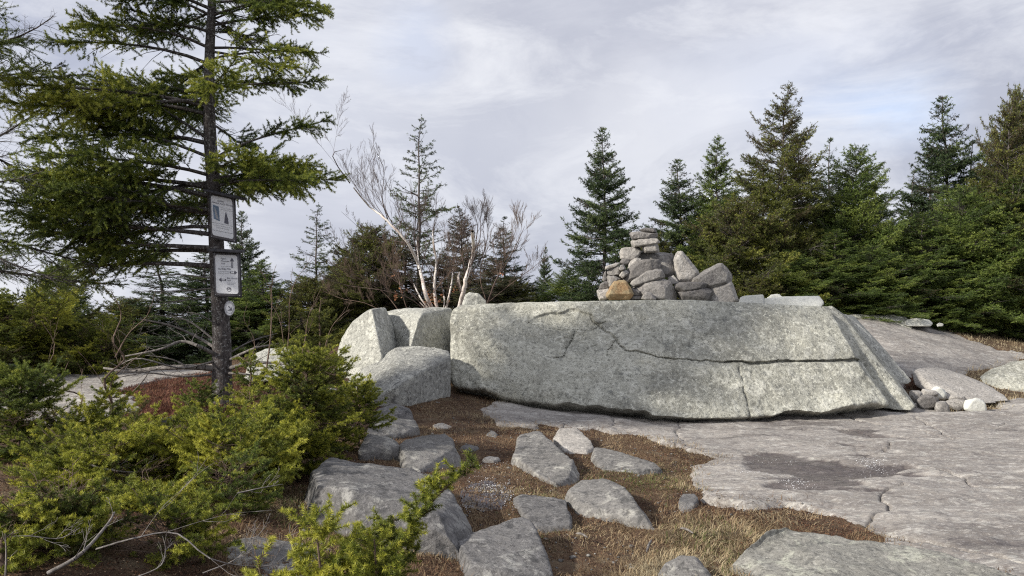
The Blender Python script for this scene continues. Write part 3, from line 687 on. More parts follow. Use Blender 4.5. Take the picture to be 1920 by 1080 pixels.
def join(parts):
    V = []; Fs = {}; o = 0
    for v, f in parts:
        if len(v) == 0: continue
        V.append(v); Fs.setdefault(f.shape[1], []).append(np.asarray(f)+o); o += len(v)
    return np.vstack(V), [np.vstack(x) for x in Fs.values()]

def needles(p0, p1, tint, dens, nl, nw, rng, up=.15, tipgrow=.3, fwd=.55):
    """needle triangles round twig segments"""
    L = np.linalg.norm(p1-p0, axis=1); cnt = np.maximum(3, (L*dens+rng.random(len(L))).astype(int))
    idx = np.repeat(np.arange(len(L)), cnt); m = len(idx)
    u = rng.random(m); ax = norm(p1-p0)[idx]
    base = p0[idx]+(p1-p0)[idx]*u[:, None]
    r = rng.normal(size=(m, 3)); r[:, 2] += up; r = norm(r-ax*np.sum(r*ax, 1, keepdims=True))
    d = norm(r+ax*fwd); l = nl*(.75+.5*rng.random(m))*(1-.25*u)
    tip = base+d*l[:, None]; w = norm(np.cross(d, rng.normal(size=(m, 3))))*(nw*.5)
    V = np.stack([base-w, base+w, tip], 1).reshape(-1, 3)
    f = np.arange(m*3).reshape(-1, 3)
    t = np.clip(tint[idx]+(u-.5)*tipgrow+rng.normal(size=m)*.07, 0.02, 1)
    return V, f, np.repeat(t, 3)

def conifer(name, label, cat, base, H, R, seed, mat, bark='bark_far', nb=80, t0=.08, prof=.85, dens=90, nl=.03, nw=.007, sp2=.11, sp3=.10, lean=(0, 0),
            e0=(-.1, .55), droop=.25, up=.22, r0=None, group=None, asym=(0, 0.), manual=None, tint=(.45, .2), browntop=0., keep=.9, trunkpts=None, l2k=.5, ter=True, hide=None, auto=True, bare=0., tdark=0., vert=.30, trf=.007, gap=-.30, gapf=2.4, ej=.13, nogap=None, l3m=.035, tg=.3):
    rng = np.random.default_rng(seed)
    base = np.array(base, float); r0 = r0 or trf*H+.012
    if trunkpts is None:
        tt = np.linspace(0, 1, 9); tp = base+np.stack([lean[0]*tt**1.5*H+rng.normal(size=9)*.008*H*tt, lean[1]*tt*H+rng.normal(size=9)*.006*H*tt, tt*H], 1); tr = r0*(1-tt)**.85+.006
    else:
        tp = np.array(trunkpts[0], float); tr = np.array(trunkpts[1], float)
    zs = tp[:, 2]
    def trunk_at(z): return np.stack([np.interp(z, zs, tp[:, 0]), np.interp(z, zs, tp[:, 1]), z], -1)
    z0 = base[2]
    B = []
    if auto:
        nwh = max(4, int(nb/5)); 
        for w in range(nwh):
            t = t0+(1-t0)*((w+.5)/nwh)**.92; off = rng.random()*6.28
            k = int(rng.integers(4, 7)) if t < .9 else 4
            for j in range(k):
                if rng.random() > keep: continue
                tj = min(.985, t+rng.normal()*.6/nwh); az = off+j*2*PI/k+rng.normal()*.25
                pr = min(1., (1-tj)**prof*1.02+.02)*(sstep(-.12, .12, np.array(tj-t0))*.35+.65)
                L = R*float(pr)*rng.uniform(.68, 1.12)*(1+asym[1]*math.cos(az-asym[0]))
                if hide and hide(z0+tj*H, az % (2*PI), rng): continue
                B.append((z0+tj*H, az, max(L, .06), e0[0]+(e0[1]-e0[0])*tj+rng.normal()*ej, droop*rng.uniform(.6, 1.3)*(1-tj*.6), up*rng.uniform(.6, 1.4), .12 if tj > .35 else .22, tj))
    if manual:
        for q in manual: B.append(tuple(q)+((q[0]-z0)/H,))
    B = np.array(B, float); nB = len(B)
    O = trunk_at(B[:, 0]); az = B[:, 1]; L = B[:, 2]; e, dr, upc, fs, tj = B[:, 3:8].T
    dh = np.stack([np.cos(az), np.sin(az), np.zeros(nB)], 1); side = np.stack([-np.sin(az), np.cos(az), np.zeros(nB)], 1)
    swv = rng.normal(size=nB)*.12
    btint = rng.normal(size=nB)*tint[1]+tint[0]+tdark*(1-tj)
    def bp(i, u):
        u = np.asarray(u)[:, None]; l = L[i][:, None]
        v = (e[i][:, None]*u-dr[i][:, None]*u**2*1.6+upc[i][:, None]*u**3*1.5)
        return O[i]+dh[i]*l*u*.95+side[i]*l*(swv[i][:, None]*u*u)+np.array([0, 0, 1.])*l*v
    wood = []
    nseg = 7; us_ = np.linspace(0, 1, nseg+1)
    ii = np.repeat(np.arange(nB), nseg); u0 = np.tile(us_[:-1], nB); u1 = np.tile(us_[1:], nB)
    br = np.clip(.011*L+.003, .004, .035)*np.clip(np.interp(B[:, 0], zs, tr)/.02, .3, 1.0)
    a0 = bp(ii, u0); a1 = bp(ii, u1)
    wood.append(prisms(a0, a1, br[ii]*(1-u0*.85), br[ii]*(1-u1*.85), 5))
    # main axis foliage
    fsel = u0 > fs[ii]
    segs = [(a0[fsel], a1[fsel], btint[ii][fsel])]
    # secondaries
    cnt = np.maximum(2, (L*(1-fs)/sp2*2).astype(int)); i2 = np.repeat(np.arange(nB), cnt); m = len(i2)
    k2 = np.arange(m)-np.repeat(np.cumsum(cnt)-cnt, cnt)
    u = fs[i2]+(1-fs[i2])*((k2+rng.random(m)*.8)/cnt[i2])*.98
    sgn = np.where(k2 % 2 == 0, 1., -1.)
    ang = np.radians(52+rng.normal(size=m)*10-14*u)
    ln = np.clip(L[i2]*l2k*(1-u)**.75*(.55+.45*sstep(0, .35, u-fs[i2]))*rng.uniform(.55, 1.2, m), 0, .9)+min(.05, R*.08)*rng.uniform(.6, 1.4, m)
    s0 = bp(i2, u); tang = norm(bp(i2, np.minimum(u+.05, 1.05))-bp(i2, u-.02))
    sv = side[i2]*sgn[:, None]
    dv = norm(tang*np.cos(ang)[:, None]+sv*np.sin(ang)[:, None]+np.array([0, 0, 1.])*(rng.normal(size=m)*vert-.06)[:, None])
    sag = (-.06-.1*rng.random(m))[:, None]*ln[:, None]*np.array([0, 0, 1.])
    smid = s0+dv*ln[:, None]*.5-sag*.3; s1 = s0+dv*ln[:, None]+sag*.3
    wr = np.clip(.008*ln+.0018, .0018, .007)
    wood.append(prisms(np.vstack([s0, smid]), np.vstack([smid, s1]), np.concatenate([wr, wr*.7]), np.concatenate([wr*.7, wr*.3]), 3))
    live = rng.random(m) > bare
    t2 = btint[i2]+rng.normal(size=m)*.08+(u-.5)*.12
    fin = (ln > .30)&(u < .7)
    q = live & fin
    segs.append((smid[q], s1[q], t2[q])); q = live & ~fin; segs.append((s0[q], smid[q], t2[q])); segs.append((smid[q], s1[q], t2[q]))
    if ter:
        c3 = np.where(live, (ln/sp3*2).astype(int), 0); i3 = np.repeat(np.arange(m), c3); n3 = len(i3)
        if n3:
            k3 = np.arange(n3)-np.repeat(np.cumsum(c3)-c3, c3)
            v = .12+.86*(k3+rng.random(n3)*.7)/c3[i3]
            st = s0[i3]+(s1-s0)[i3]*v[:, None]; sg = np.where(k3 % 2 == 0, 1., -1.)[:, None]
            lat = norm(np.cross(dv[i3], np.array([0, 0, 1.]))+rng.normal(size=(n3, 3))*.25)
            d3 = norm(dv[i3]*.72+lat*sg*.72+np.array([0, 0, 1.])*(rng.normal(size=n3)*(vert+.08)+.02)[:, None])
            l3 = (ln[i3]*(1-v)*.55+l3m)*rng.uniform(.6, 1.25, n3)
            e3 = st+d3*l3[:, None]
            segs.append((st, e3, t2[i3]+rng.normal(size=n3)*.06+.05))
            if nl < .028: wood.append(prisms(st, e3, .0016, .0008, 3))
    # leader
    segs.append((trunk_at(np.array([z0+H*.93])), trunk_at(np.array([z0+H*.995]))+np.array([[0, 0, .02*H]]), np.array([tint[0]])))
    p0 = np.vstack([s[0] for s in segs]); p1 = np.vstack([s[1] for s in segs]); tn = np.concatenate([s[2] for s in segs])
    gk = vnoise(p0*gapf, seed)*.7+vnoise(p0*gapf*2.3, seed+3)*.3; kk = gk > gap+rng.normal(size=len(p0))*.06; kk = kk | nogap(p0) if nogap else kk; p0, p1, tn, gk = p0[kk], p1[kk], tn[kk], gk[kk]
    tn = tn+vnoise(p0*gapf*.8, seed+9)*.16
    if browntop:
        hh = (p0[:, 2]-z0)/H; cl = fbm(p0*2.2, 2, seed)
        tn = np.where((rng.random(len(tn)) < browntop*sstep(.45, .85, hh)*(1.2+cl)), .02, tn)
    V, f, tt_ = needles(p0, p1, np.clip(tn, .03, 1), dens, nl, nw, rng, .15, tg)
    root = empty(name, tuple(base)); tag(root, label, cat, group)
    bo = -base[None]
    tv, tf = tube(smooth_path(tp, 26), np.interp(np.linspace(0, 1, 26), np.linspace(0, 1, len(tr)), tr), 10 if r0 < .1 else 18, .0 if r0 < .1 else .02, seed)
    link('trunk', mesh_np('trunk', tv+bo, tf, M[bark], smooth=True), root)
    wv, wf = join(wood); link('limbs', mesh_np('limbs', wv+bo, wf, M[bark]), root)
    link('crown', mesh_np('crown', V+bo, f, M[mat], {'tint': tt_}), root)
    return root, len(f)

def copy_tree(src, name, label, loc, rz, sc, group=None, mat=None):
    r = src.copy(); r.name = name; COL.objects.link(r); r.location = loc; r.rotation_euler = (0, 0, rz); r.scale = (sc[0], sc[0], sc[1]); r['label'] = label
    if group: r['group'] = group
    for ch in src.children:
        c = ch.copy(); COL.objects.link(c); c.parent = r
    return r

# branching bare wood ------------------------------------------------
def bare(path, r0, r1, depth, rng, spread=.6, n=5, shrink=.5, up=.25, out=None, tips=None, thick=None, zb=0.):
    """path: points; children grow recursively; returns segment lists"""
    out = out if out is not None else ([], [], [], [])
    pth = smooth_path(path, max(5, len(path)*3)); k = len(pth)
    rr = np.linspace(r0, r1, k)
    for i in range(k-1):
        out[0].append(pth[i]); out[1].append(pth[i+1]); out[2].append(rr[i]); out[3].append(rr[i+1])
    if depth > 0:
        Lt = np.linalg.norm(np.diff(pth, axis=0), axis=1).sum()
        for j in range(n):
            u = .25+.72*(j+rng.random())/n; i = int(u*(k-1)); p = pth[i]; d = norm(pth[min(i+1, k-1)]-pth[max(i-1, 0)])
            r = rng.normal(size=3); r = norm(r-d*np.dot(r, d))
            d2 = norm(d+r*spread*rng.uniform(.7, 1.3)+np.array([0, 0, up*rng.uniform(.2, 1.2)]))
            l = Lt*shrink*rng.uniform(.6, 1.2)*(1.1-u*.6)
            q = [p]
            dd = d2
            for s in range(3):
                dd = norm(dd+rng.normal(size=3)*.16+np.array([0, 0, up*.25])); q.append(q[-1]+dd*l/3)
            bare(q, max(rr[i]*.34, .0015), max(rr[i]*.12, .0009), depth-1, rng, spread, max(2, n-1), shrink, up, out, tips)
    if tips is not None: tips.append(pth[-1])
    return out
def bare_mesh(name, out, mat, o, thick=None, parent=None):
    a, b, c, d = [np.array(x) for x in out]
    sel = c > .006
    parts = []
    if sel.any(): parts.append(prisms(a[sel], b[sel], c[sel], d[sel], 7))
    if (~sel).any(): parts.append(prisms(a[~sel], b[~sel], c[~sel], d[~sel], 3))
    v, f = join(parts)
    return link(name, mesh_np(name, v-np.asarray(o)[None], f, mat, smooth=False), parent)

# ------------------------------------------------------------------ the signed spruce
def zt(py, d=9.5): return EYE+(HY-py)/F*d
TP = smooth_path(np.array([P(a, b, 9.5) for a, b in [(419,775),(417,740),(416,690),(416,640),(413,580),(408,500),(404,420),(400,340),(394,260),(392,190),(393,100),(397,20),(400,-120),(402,-350),(405,-650),(408,-900)]]), 30)
TR = np.interp(np.linspace(0, 1, 30), [0, .03, .08, .2, .35, .5, .6, .8, 1], [.165, .138, .125, .112, .092, .080, .070, .04, .01])
TZ0 = TP[0][2]; TH = TP[-1][2]-TZ0
def hide_main(z, az, rng):
    front = 3.75 < az < 5.65
    right = az < 1.15 or az > 5.1
    if z < 2.35: return True
    if z < 3.22 and right: return True
    if front and z < 3.6: return True
    if front and rng.random() < .72: return True
    if right and 3.55 < z < 4.6: return rng.random() < .72
    if (not right) and z > 3.9 and rng.random() < .30: return True
    return False
man = [(zt(345),.08,1.62,.30,.26,.12,.12),(zt(352),-.45,1.45,.22,.25,.12,.12),(zt(335),.6,1.3,.3,.25,.1,.12),(zt(330),-.9,1.1,.3,.2,.1,.1),(zt(320),.25,1.35,.42,.3,.1,.15),(zt(340),1.2,1.2,.25,.2,.1,.15),
       (zt(300),.0,1.50,.60,.30,.15,.40),(zt(166),.04,1.45,.16,.10,.06,.42),(zt(150),.55,1.1,.1,.1,.1,.25),(zt(112),-.2,1.25,.2,.2,.1,.2),(zt(90),.35,1.45,.15,.15,.1,.15),(zt(48),.05,1.50,.22,.1,.05,.3),(zt(30),-.35,1.4,.2,.2,.1,.12),(zt(5),.2,1.45,.2,.2,.12,.12),
       (zt(500),PI-.05,2.75,.10,.10,.03,.50),(zt(465),PI+.12,2.55,.04,.02,.08,.30),(zt(470),PI-.35,2.6,.06,.06,.05,.30),(zt(440),PI+.3,2.5,.10,.08,.08,.18),(zt(400),PI-.1,2.8,.15,.15,.10,.15),(zt(395),PI+.5,2.2,.10,.1,.1,.12),
       (zt(370),PI+.2,2.7,.25,.2,.1,.12),(zt(330),PI+.65,2.0,.2,.2,.1,.12),(zt(270),PI-.3,2.5,.3,.25,.1,.15),(zt(215),PI+.15,2.2,.25,.2,.1,.25),(zt(120),PI+.1,1.9,.40,.3,.1,.2),(zt(90),PI+.4,1.7,.4,.3,.1,.2),(zt(60),PI-.25,1.7,.4,.3,.1,.2),(zt(30),PI+.6,1.4,.35,.2,.1,.15)]
tree, nf = conifer('spruce_tree', 'large flag-shaped spruce carrying the two trail signs on its trunk', 'tree', TP[0], TH, 2.35, 11, 'sp_near', 'bark', nb=190, t0=.2, prof=.75, dens=700, nl=.030, nw=.0058, ej=.2, gap=-.20, gapf=2.1, nogap=lambda p: (p[:, 0] > -3.35)&(p[:, 2] < 3.9),
        sp2=.085, sp3=.095, l3m=.07, tg=.45, vert=.42, e0=(.02, .45), droop=.22, up=.16, asym=(PI, .28), manual=man, tint=(.47, .17), trunkpts=(TP, TR), l2k=.42, hide=hide_main, keep=.85, bare=.05)
print('main tree', nf, time.time()-T0)
o0 = np.array(tree.location)
rng = np.random.default_rng(5)
DB = [([(410,692),(360,688),(300,690),(240,696),(195,690)], .040, 9.4, 4), ([(408,668),(375,650),(340,640),(300,655),(235,668)], .026, 9.2, 5), ([(408,655),(370,632),(320,610),(262,598)], .022, 9.9, 5), ([(405,640),(350,600),(290,590)], .014, 9.6, 5),
      ([(412,700),(350,706),(290,700),(240,697)], .016, 9.3, 3), ([(410,675),(340,690),(260,672),(215,690)], .014, 9.0, 5), ([(425,692),(455,684),(500,680),(545,684)], .028, 9.3, 4), ([(425,678),(452,664),(480,652),(505,648)], .022, 9.3, 4), ([(425,700),(445,700),(475,704),(520,712)], .018, 9.2, 3),
      ([(425,665),(470,640),(520,625)], .012, 9.7, 4), ([(402,540),(340,545),(250,548)], .012, 9.6, 4), ([(402,556),(330,565),(270,575)], .010, 9.7, 4), ([(398,522),(330,515),(240,520)], .011, 9.6, 4),
      ([(396,212),(420,205),(445,212)], .006, 9.4, 4), ([(396,225),(415,238),(440,250)], .006, 9.4, 4), ([(392,60),(425,75),(460,70)], .008, 9.4, 4), ([(408,610),(375,590),(350,585)], .010, 9.3, 4)]
for path, r, d, n in DB:
    pts = [P(a, b, d+(9.5-d)*(1 if k == 0 else 0)+rng.normal()*.08*k) for k, (a, b) in enumerate(path)]
    out = bare(pts, r, r*.35, 2, rng, .7, n+1, .42, .0)
    bare_mesh('dead_branch', out, M['dead'], o0, parent=tree)

# ------------------------------------------------------------------ signs
def build_sign(name, label, c0, c1, c2, c3, d, kind, roof):
    """corners px: tl, tr, br, bl of the board"""
    tl, tr, br_, bl = [P(*c, d) for c in (c0, c1, c2, c3)]
    O = (tl+tr+br_+bl)/4; u = (tr-tl+br_-bl)/2; v = (tl-bl+tr-br_)/2; w = norm(np.cross(u, v))   # w towards camera
    if w[1] > 0: w = -w
    root = empty(name, tuple(O)); tag(root, label, 'sign', 'trail signs on the spruce trunk')
    def box(nm, x0, x1, y0, y1, z0, z1, mat, par=root, bev=True):
        co_ = []
        for z in (z0, z1):
            for x, y in ((x0, y0), (x1, y0), (x1, y1), (x0, y1)): co_.append(u*x+v*y+w*z)
        f = [(0, 3, 2, 1), (4, 5, 6, 7), (0, 1, 5, 4), (1, 2, 6, 5), (2, 3, 7, 6), (3, 0, 4, 7)]
        me = mesh_np(nm, np.array(co_), np.array(f), mat)
        bm = bmesh.new(); bm.from_mesh(me); bmesh.ops.bevel(bm, geom=bm.edges[:], offset=.003, segments=1, affect='EDGES'); bmesh.ops.recalc_face_normals(bm, faces=bm.faces); bm.to_mesh(me); bm.free()
        return link(nm, me, par)
    def poly(nm, pts, z, mat, par):
        me = bpy.data.meshes.new(nm); me.from_pydata([tuple(u*x+v*y+w*z) for x, y in pts], [], [list(range(len(pts)))]); me.materials.append(mat); return link(nm, me, par)
    def polys(nm, lst, z, mat, par):
        V = []; Fc = []
        for p in lst:
            Fc.append(list(range(len(V), len(V)+len(p)))); V += [tuple(u*x+v*y+w*z) for x, y in p]
        me = bpy.data.meshes.new(nm); me.from_pydata(V, [], Fc); me.materials.append(mat); return link(nm, me, par)
    def text(nm, lines, par, mat='ink', z=.0245):
        V = []; Fc = []
        for s, x, y, h, al in lines:
            cu = bpy.data.curves.new('t', 'FONT'); cu.body = s; cu.size = 1.; cu.align_x = al
            ob = bpy.data.objects.new('t', cu); COL.objects.link(ob); bpy.context.view_layer.update()
            me = bpy.data.meshes.new_from_object(ob.evaluated_get(bpy.context.evaluated_depsgraph_get())); bpy.data.objects.remove(ob)
            asp = np.linalg.norm(v)/np.linalg.norm(u)
            o = len(V)
            V += [tuple(u*(x+q.co.x*h*asp*.9)+v*(y+q.co.y*h)+w*z) for q in me.vertices]; Fc += [[o+i for i in p.vertices] for p in me.polygons]
            bpy.data.meshes.remove(me)
        me = bpy.data.meshes.new(nm); me.from_pydata(V, [], Fc); me.materials.append(M[mat]); return link(nm, me, par)
    box('board', -.5, .5, -.5, .5, -.012, .010, M['board'])
    fr = box('frame', -.47, .47, -.475, .475, .011, .018, M['frame'])
    cx_, cy_, k = .405, .425, .07
    def octo(a, b, k):
        pts = []
        for sx, sy, a0 in ((1, 1, 0), (-1, 1, 90), (-1, -1, 180), (1, -1, 270)):
            for t in range(0, 91, 30):
                th = math.radians(a0+t); pts.append((sx*(a-k*1.6)+k*1.6*math.cos(th), sy*(b-k)+k*math.sin(th)))
        return pts
    sh = poly('notice', octo(.405, .425, .055), .022, M['paper'], root)
    for sx in (-1, 1):
        for sy in (-1, 1): poly('screw', [(sx*.44+.018*math.cos(a), sy*.455+.010*math.sin(a)) for a in np.linspace(0, 6.0, 8)], .0205, M['screw'], fr)
    # sloping roof board
    x0, x1, y0, th, sag, zf = roof
    V = []
    for z in (-.05, zf):
        for x, yy in ((x0, y0), (x1, y0-sag)):
            dz = -.045*(z > 0); V += [u*x+v*(yy+dz)+w*z, u*x+v*(yy+dz+th)+w*z]
    me = mesh_np('roof', np.array(V), np.array([(0, 1, 3, 2), (4, 6, 7, 5), (0, 4, 5, 1), (2, 3, 7, 6), (1, 5, 7, 3), (0, 2, 6, 4)]), M['board'])
    bm = bmesh.new(); bm.from_mesh(me); bmesh.ops.bevel(bm, geom=bm.edges[:], offset=.005, segments=1, affect='EDGES'); bmesh.ops.recalc_face_normals(bm, faces=bm.faces); bm.to_mesh(me); bm.free()
    link('roof', me, root)
    def arrow(x, y, L, W, ang, asp):
        pts = [(-.5, -.22), (.12, -.22), (.12, -.5), (.5, 0), (.12, .5), (.12, .22), (-.5, .22)]
        ca, sa = math.cos(ang), math.sin(ang)
        return [(x+(a*L*ca-b*W*sa)*asp, y+(a*L*sa+b*W*ca)) for a, b in pts]
    asp = np.linalg.norm(v)/np.linalg.norm(u)
    if kind == 'notice':
        text('lettering', [('SUMMIT', -.03, .315, .045, 'CENTER'), ('A FRAGILE PLACE TO VISIT', -.0, .262, .047, 'CENTER')], sh)
        polys('picture', [[(-.33, -.07), (-.10, -.10), (-.12, .21), (-.35, .23)]], .0235, M['ink_blue'], sh)
        polys('picture_highlight', [[(-.30, .19), (-.22, .12), (-.17, .0), (-.13, -.07), (-.24, -.05), (-.27, .04)]], .0243, M['ink_grey'], sh)
        polys('tree_emblem', [[(.07, -.12), (.24, -.13), (.22, -.02), (.18, .08), (.145, .14), (.11, .05)]], .0238, M['ink'], sh)
        text('small_print', [('in winter the ground is', -.05, .19, .03, 'LEFT'), ('covered and quiet; keep', -.05, .155, .03, 'LEFT')], sh, 'ink_grey')
        text('small_print', [('Please stay on the marked trail at all times', .0, -.16, .032, 'CENTER'), ('and carry out all that you carry in', .0, -.205, .032, 'CENTER'), ('Thank you for your help', .0, -.25, .032, 'CENTER')], sh, 'ink_grey')
        text('small_print', [('Keep this mountain wild and clean', .0, -.32, .036, 'CENTER')], sh, 'ink_grey')
    else:
        text('lettering', [('Pipers', -.2, .325, .055, 'LEFT'), ('Mountain', -.2, .27, .055, 'LEFT'), ('Trail', -.2, .215, .055, 'LEFT')], sh)
        text('lettering', [('Old Ridge Trail', -.31, .095, .05, 'LEFT')], sh)
        text('lettering', [('Blue Mountain', .0, -.10, .05, 'LEFT'), ('Trail', .0, -.15, .05, 'LEFT')], sh)
        text('small_print', [('to the south summit', -.2, .165, .034, 'LEFT'), ('and lower road', -.2, .128, .034, 'LEFT')], sh, 'ink_grey')
        text('small_print', [('to the main parking', -.31, .052, .034, 'LEFT'), ('lot and picnic area', -.31, .014, .034, 'LEFT')], sh, 'ink_grey')
        text('small_print', [('to the pond and', .0, -.195, .032, 'LEFT'), ('north shelter', .0, -.23, .032, 'LEFT')], sh, 'ink_grey')
        al = [arrow(.21, .26, .23, .09, PI/2, 1), arrow(.25, .045, .27/1, .10, 0, 1), arrow(-.17, -.125, .27, .10, PI, 1)]
        al[0] = [(.21+b*.16, .26+a*.23) for a, b in [(-.5, -.22), (.12, -.22), (.12, -.5), (.5, 0), (.12, .5), (.12, .22), (-.5, .22)]]
        polys('arrow', [al[0]], .0236, M['ink'], sh); polys('arrow', [al[1]], .0236, M['ink'], sh); polys('arrow', [al[2]], .0236, M['ink'], sh)
        for q in ([(.20, .16), (.22, .16), (.22, .30), (.20, .30)], [(.15, .035), (.27, .035), (.27, .058), (.15, .058)], [(-.19, -.135), (-.07, -.135), (-.07, -.115), (-.19, -.115)]): polys('arrow_core', [q], .0244, M['paper'], sh)
        a = np.linspace(0, 2*PI, 25); ring = [(.06+.085*math.cos(t), -.33+.085/asp*math.sin(t)) for t in a[:-1]]
        ri = [[(.06+.085*math.cos(p), -.33+.085/asp*math.sin(p)), (.06+.085*math.cos(q), -.33+.085/asp*math.sin(q)), (.06+.068*math.cos(q), -.33+.068/asp*math.sin(q)), (.06+.068*math.cos(p), -.33+.068/asp*math.sin(p))] for p, q in zip(a[:-1], a[1:])]
        polys('emblem', ri+[[(-.02, -.345), (.02, -.325), (.05, -.34), (.09, -.32), (.135, -.345), (.135, -.315), (.09, -.30), (.04, -.315), (-.02, -.30)]], .0237, M['ink'], sh)
    return root
build_sign('notice_sign', 'upper framed paper notice with a blue photo under a small sloping roof', (391,357),(442,370),(443,455),(396,448), 9.335, 'notice', (-.62, .90, .50, .05, .02, .10))
build_sign('direction_sign', 'lower framed trail sign with three arrows, just above the oval marker', (399,470),(451,474),(453,557),(403,557), 9.325, 'arrows', (-.62, .62, .52, .05, .01, .10))
def marker():
    O = P(430.5, 578, 9.36); rx, rz = 9.6/F*9.36, 14/F*9.36
    a = np.linspace(0, 2*PI, 40, endpoint=False)
    def disc(sx, y): return [(math.cos(t)*rx*sx, y, math.sin(t)*rz*sx) for t in a]
    me = bpy.data.meshes.new('trail_marker'); V = disc(1, 0)+disc(1, -.004); n = 40
    me.from_pydata(V, [], [list(range(n))]+[list(range(2*n-1, n-1, -1))]+[(i, (i+1) % n, n+(i+1) % n, n+i) for i in range(n)]); me.materials.append(M['paper'])
    o = link('trail_marker', me, loc=O); tag(o, 'white oval trail marker nailed to the spruce trunk under both signs', 'trail marker')
    def ring(r0, r1): 
        q = disc(r0, -.006)+disc(r1, -.006); return q, [(i, (i+1) % n, n+(i+1) % n, n+i) for i in range(n)]
    V, Fc = ring(.97, .93); v2, f2 = ring(.70, .67); Fc += [tuple(i+len(V) for i in f) for f in f2]; V += v2
    b = len(V); V += [(x*rx, -.006, z*rz) for x, z in [(-.45,-.3),(.5,-.32),(.46,.05),(.3,.22),(.18,-.02),(.05,-.12),(-.1,-.2)]]; Fc.append(tuple(range(b, b+7)))
    b = len(V); V += [(x*rx, -.006, z*rz) for x, z in [(-.25,.28),(-.1,.36),(.12,.02),(.0,.0),(-.12,.12)]]; Fc.append(tuple(range(b, b+5)))
    for k in range(26):   # the rim's small lettering
        t = math.radians(-60+k*12); 
        if 235 < (-60+k*12) % 360 < 300: continue
        b = len(V); V += [(math.cos(t+s)*rx*r, -.006, math.sin(t+s)*rz*r) for s, r in ((-.05, .76), (.05, .76), (.05, .88), (-.05, .88))]; Fc.append((b, b+1, b+2, b+3))
    me = bpy.data.meshes.new('emblem'); me.from_pydata(V, [], Fc); me.materials.append(M['ink']); link('emblem', me, o)
    me = bpy.data.meshes.new('nail'); me.from_pydata([(math.cos(t)*.004, -.009, .8*rz+math.sin(t)*.004) for t in a[::5]], [], [list(range(8))]); me.materials.append(M['screw']); link('nail', me, o)
marker()

# ------------------------------------------------------------------ spruce reaching in from beyond the left edge
b = P(-150, 800, 8.6); b[2] = Z(b[0], b[1])
conifer('spruce_tree', 'dark spruce whose boughs reach in at the top left, trunk outside the frame', 'tree', b, 9.5, 2.7, 23, 'sp_near', 'bark', nb=110, t0=.12, prof=.7, dens=450, nl=.026, nw=.005, sp2=.085, sp3=.075, vert=.42, ej=.2, gap=-.15,
        e0=(.05, .7), droop=.2, up=.15, tint=(.33, .14), l2k=.4, bare=.15, keep=.8, hide=lambda z, az, r: (1.4 < z < 3.6 and r.random() < .6) or (1.6 < az < 4.7 and r.random() < .4))
print('left tree', time.time()-T0)

# ------------------------------------------------------------------ background spruces: each kind built once, then copied
PR = {}
SPEC = {
 'dark':   dict(mat='sp_dark', nb=230, dens=95, tint=(.45,.22), sp2=.095, sp3=.085, e0=(-.15,.6), l2k=.42),
 'dark2':  dict(mat='sp_dark', nb=170, dens=90, tint=(.50,.22), sp2=.10, sp3=.09, e0=(-.25,.5), droop=.1, keep=.75, l2k=.42),
 'mid':    dict(mat='sp_mid', nb=240, dens=95, tint=(.50,.24), sp2=.095, sp3=.085, e0=(-.05,.65), l2k=.45),
 'mid2':   dict(mat='sp_mid', nb=220, dens=90, tint=(.55,.24), sp2=.095, sp3=.09, e0=(.05,.7), l2k=.5, prof=.7),
 'olive':  dict(mat='sp_olive', nb=210, dens=95, tint=(.52,.24), sp2=.095, sp3=.085, e0=(-.15,.5), l2k=.45, prof=.7, browntop=.35),
 'olive2': dict(mat='sp_olive', nb=190, dens=90, tint=(.48,.22), sp2=.095, sp3=.09, e0=(-.1,.6), l2k=.45, browntop=.5, lean=(.10, 0)),
 'brown':  dict(mat='sp_brown', nb=250, dens=100, tint=(.72,.2), sp2=.11, sp3=.10, e0=(-.05,.55), l2k=.38, browntop=.35, keep=.78, bare=.15),
 'thin':   dict(mat='sp_dark', nb=125, dens=95, tint=(.60,.22), sp2=.11, sp3=.10, e0=(.05,.5), l2k=.38, browntop=.3, keep=.75, bare=.12, gap=-.2),
}
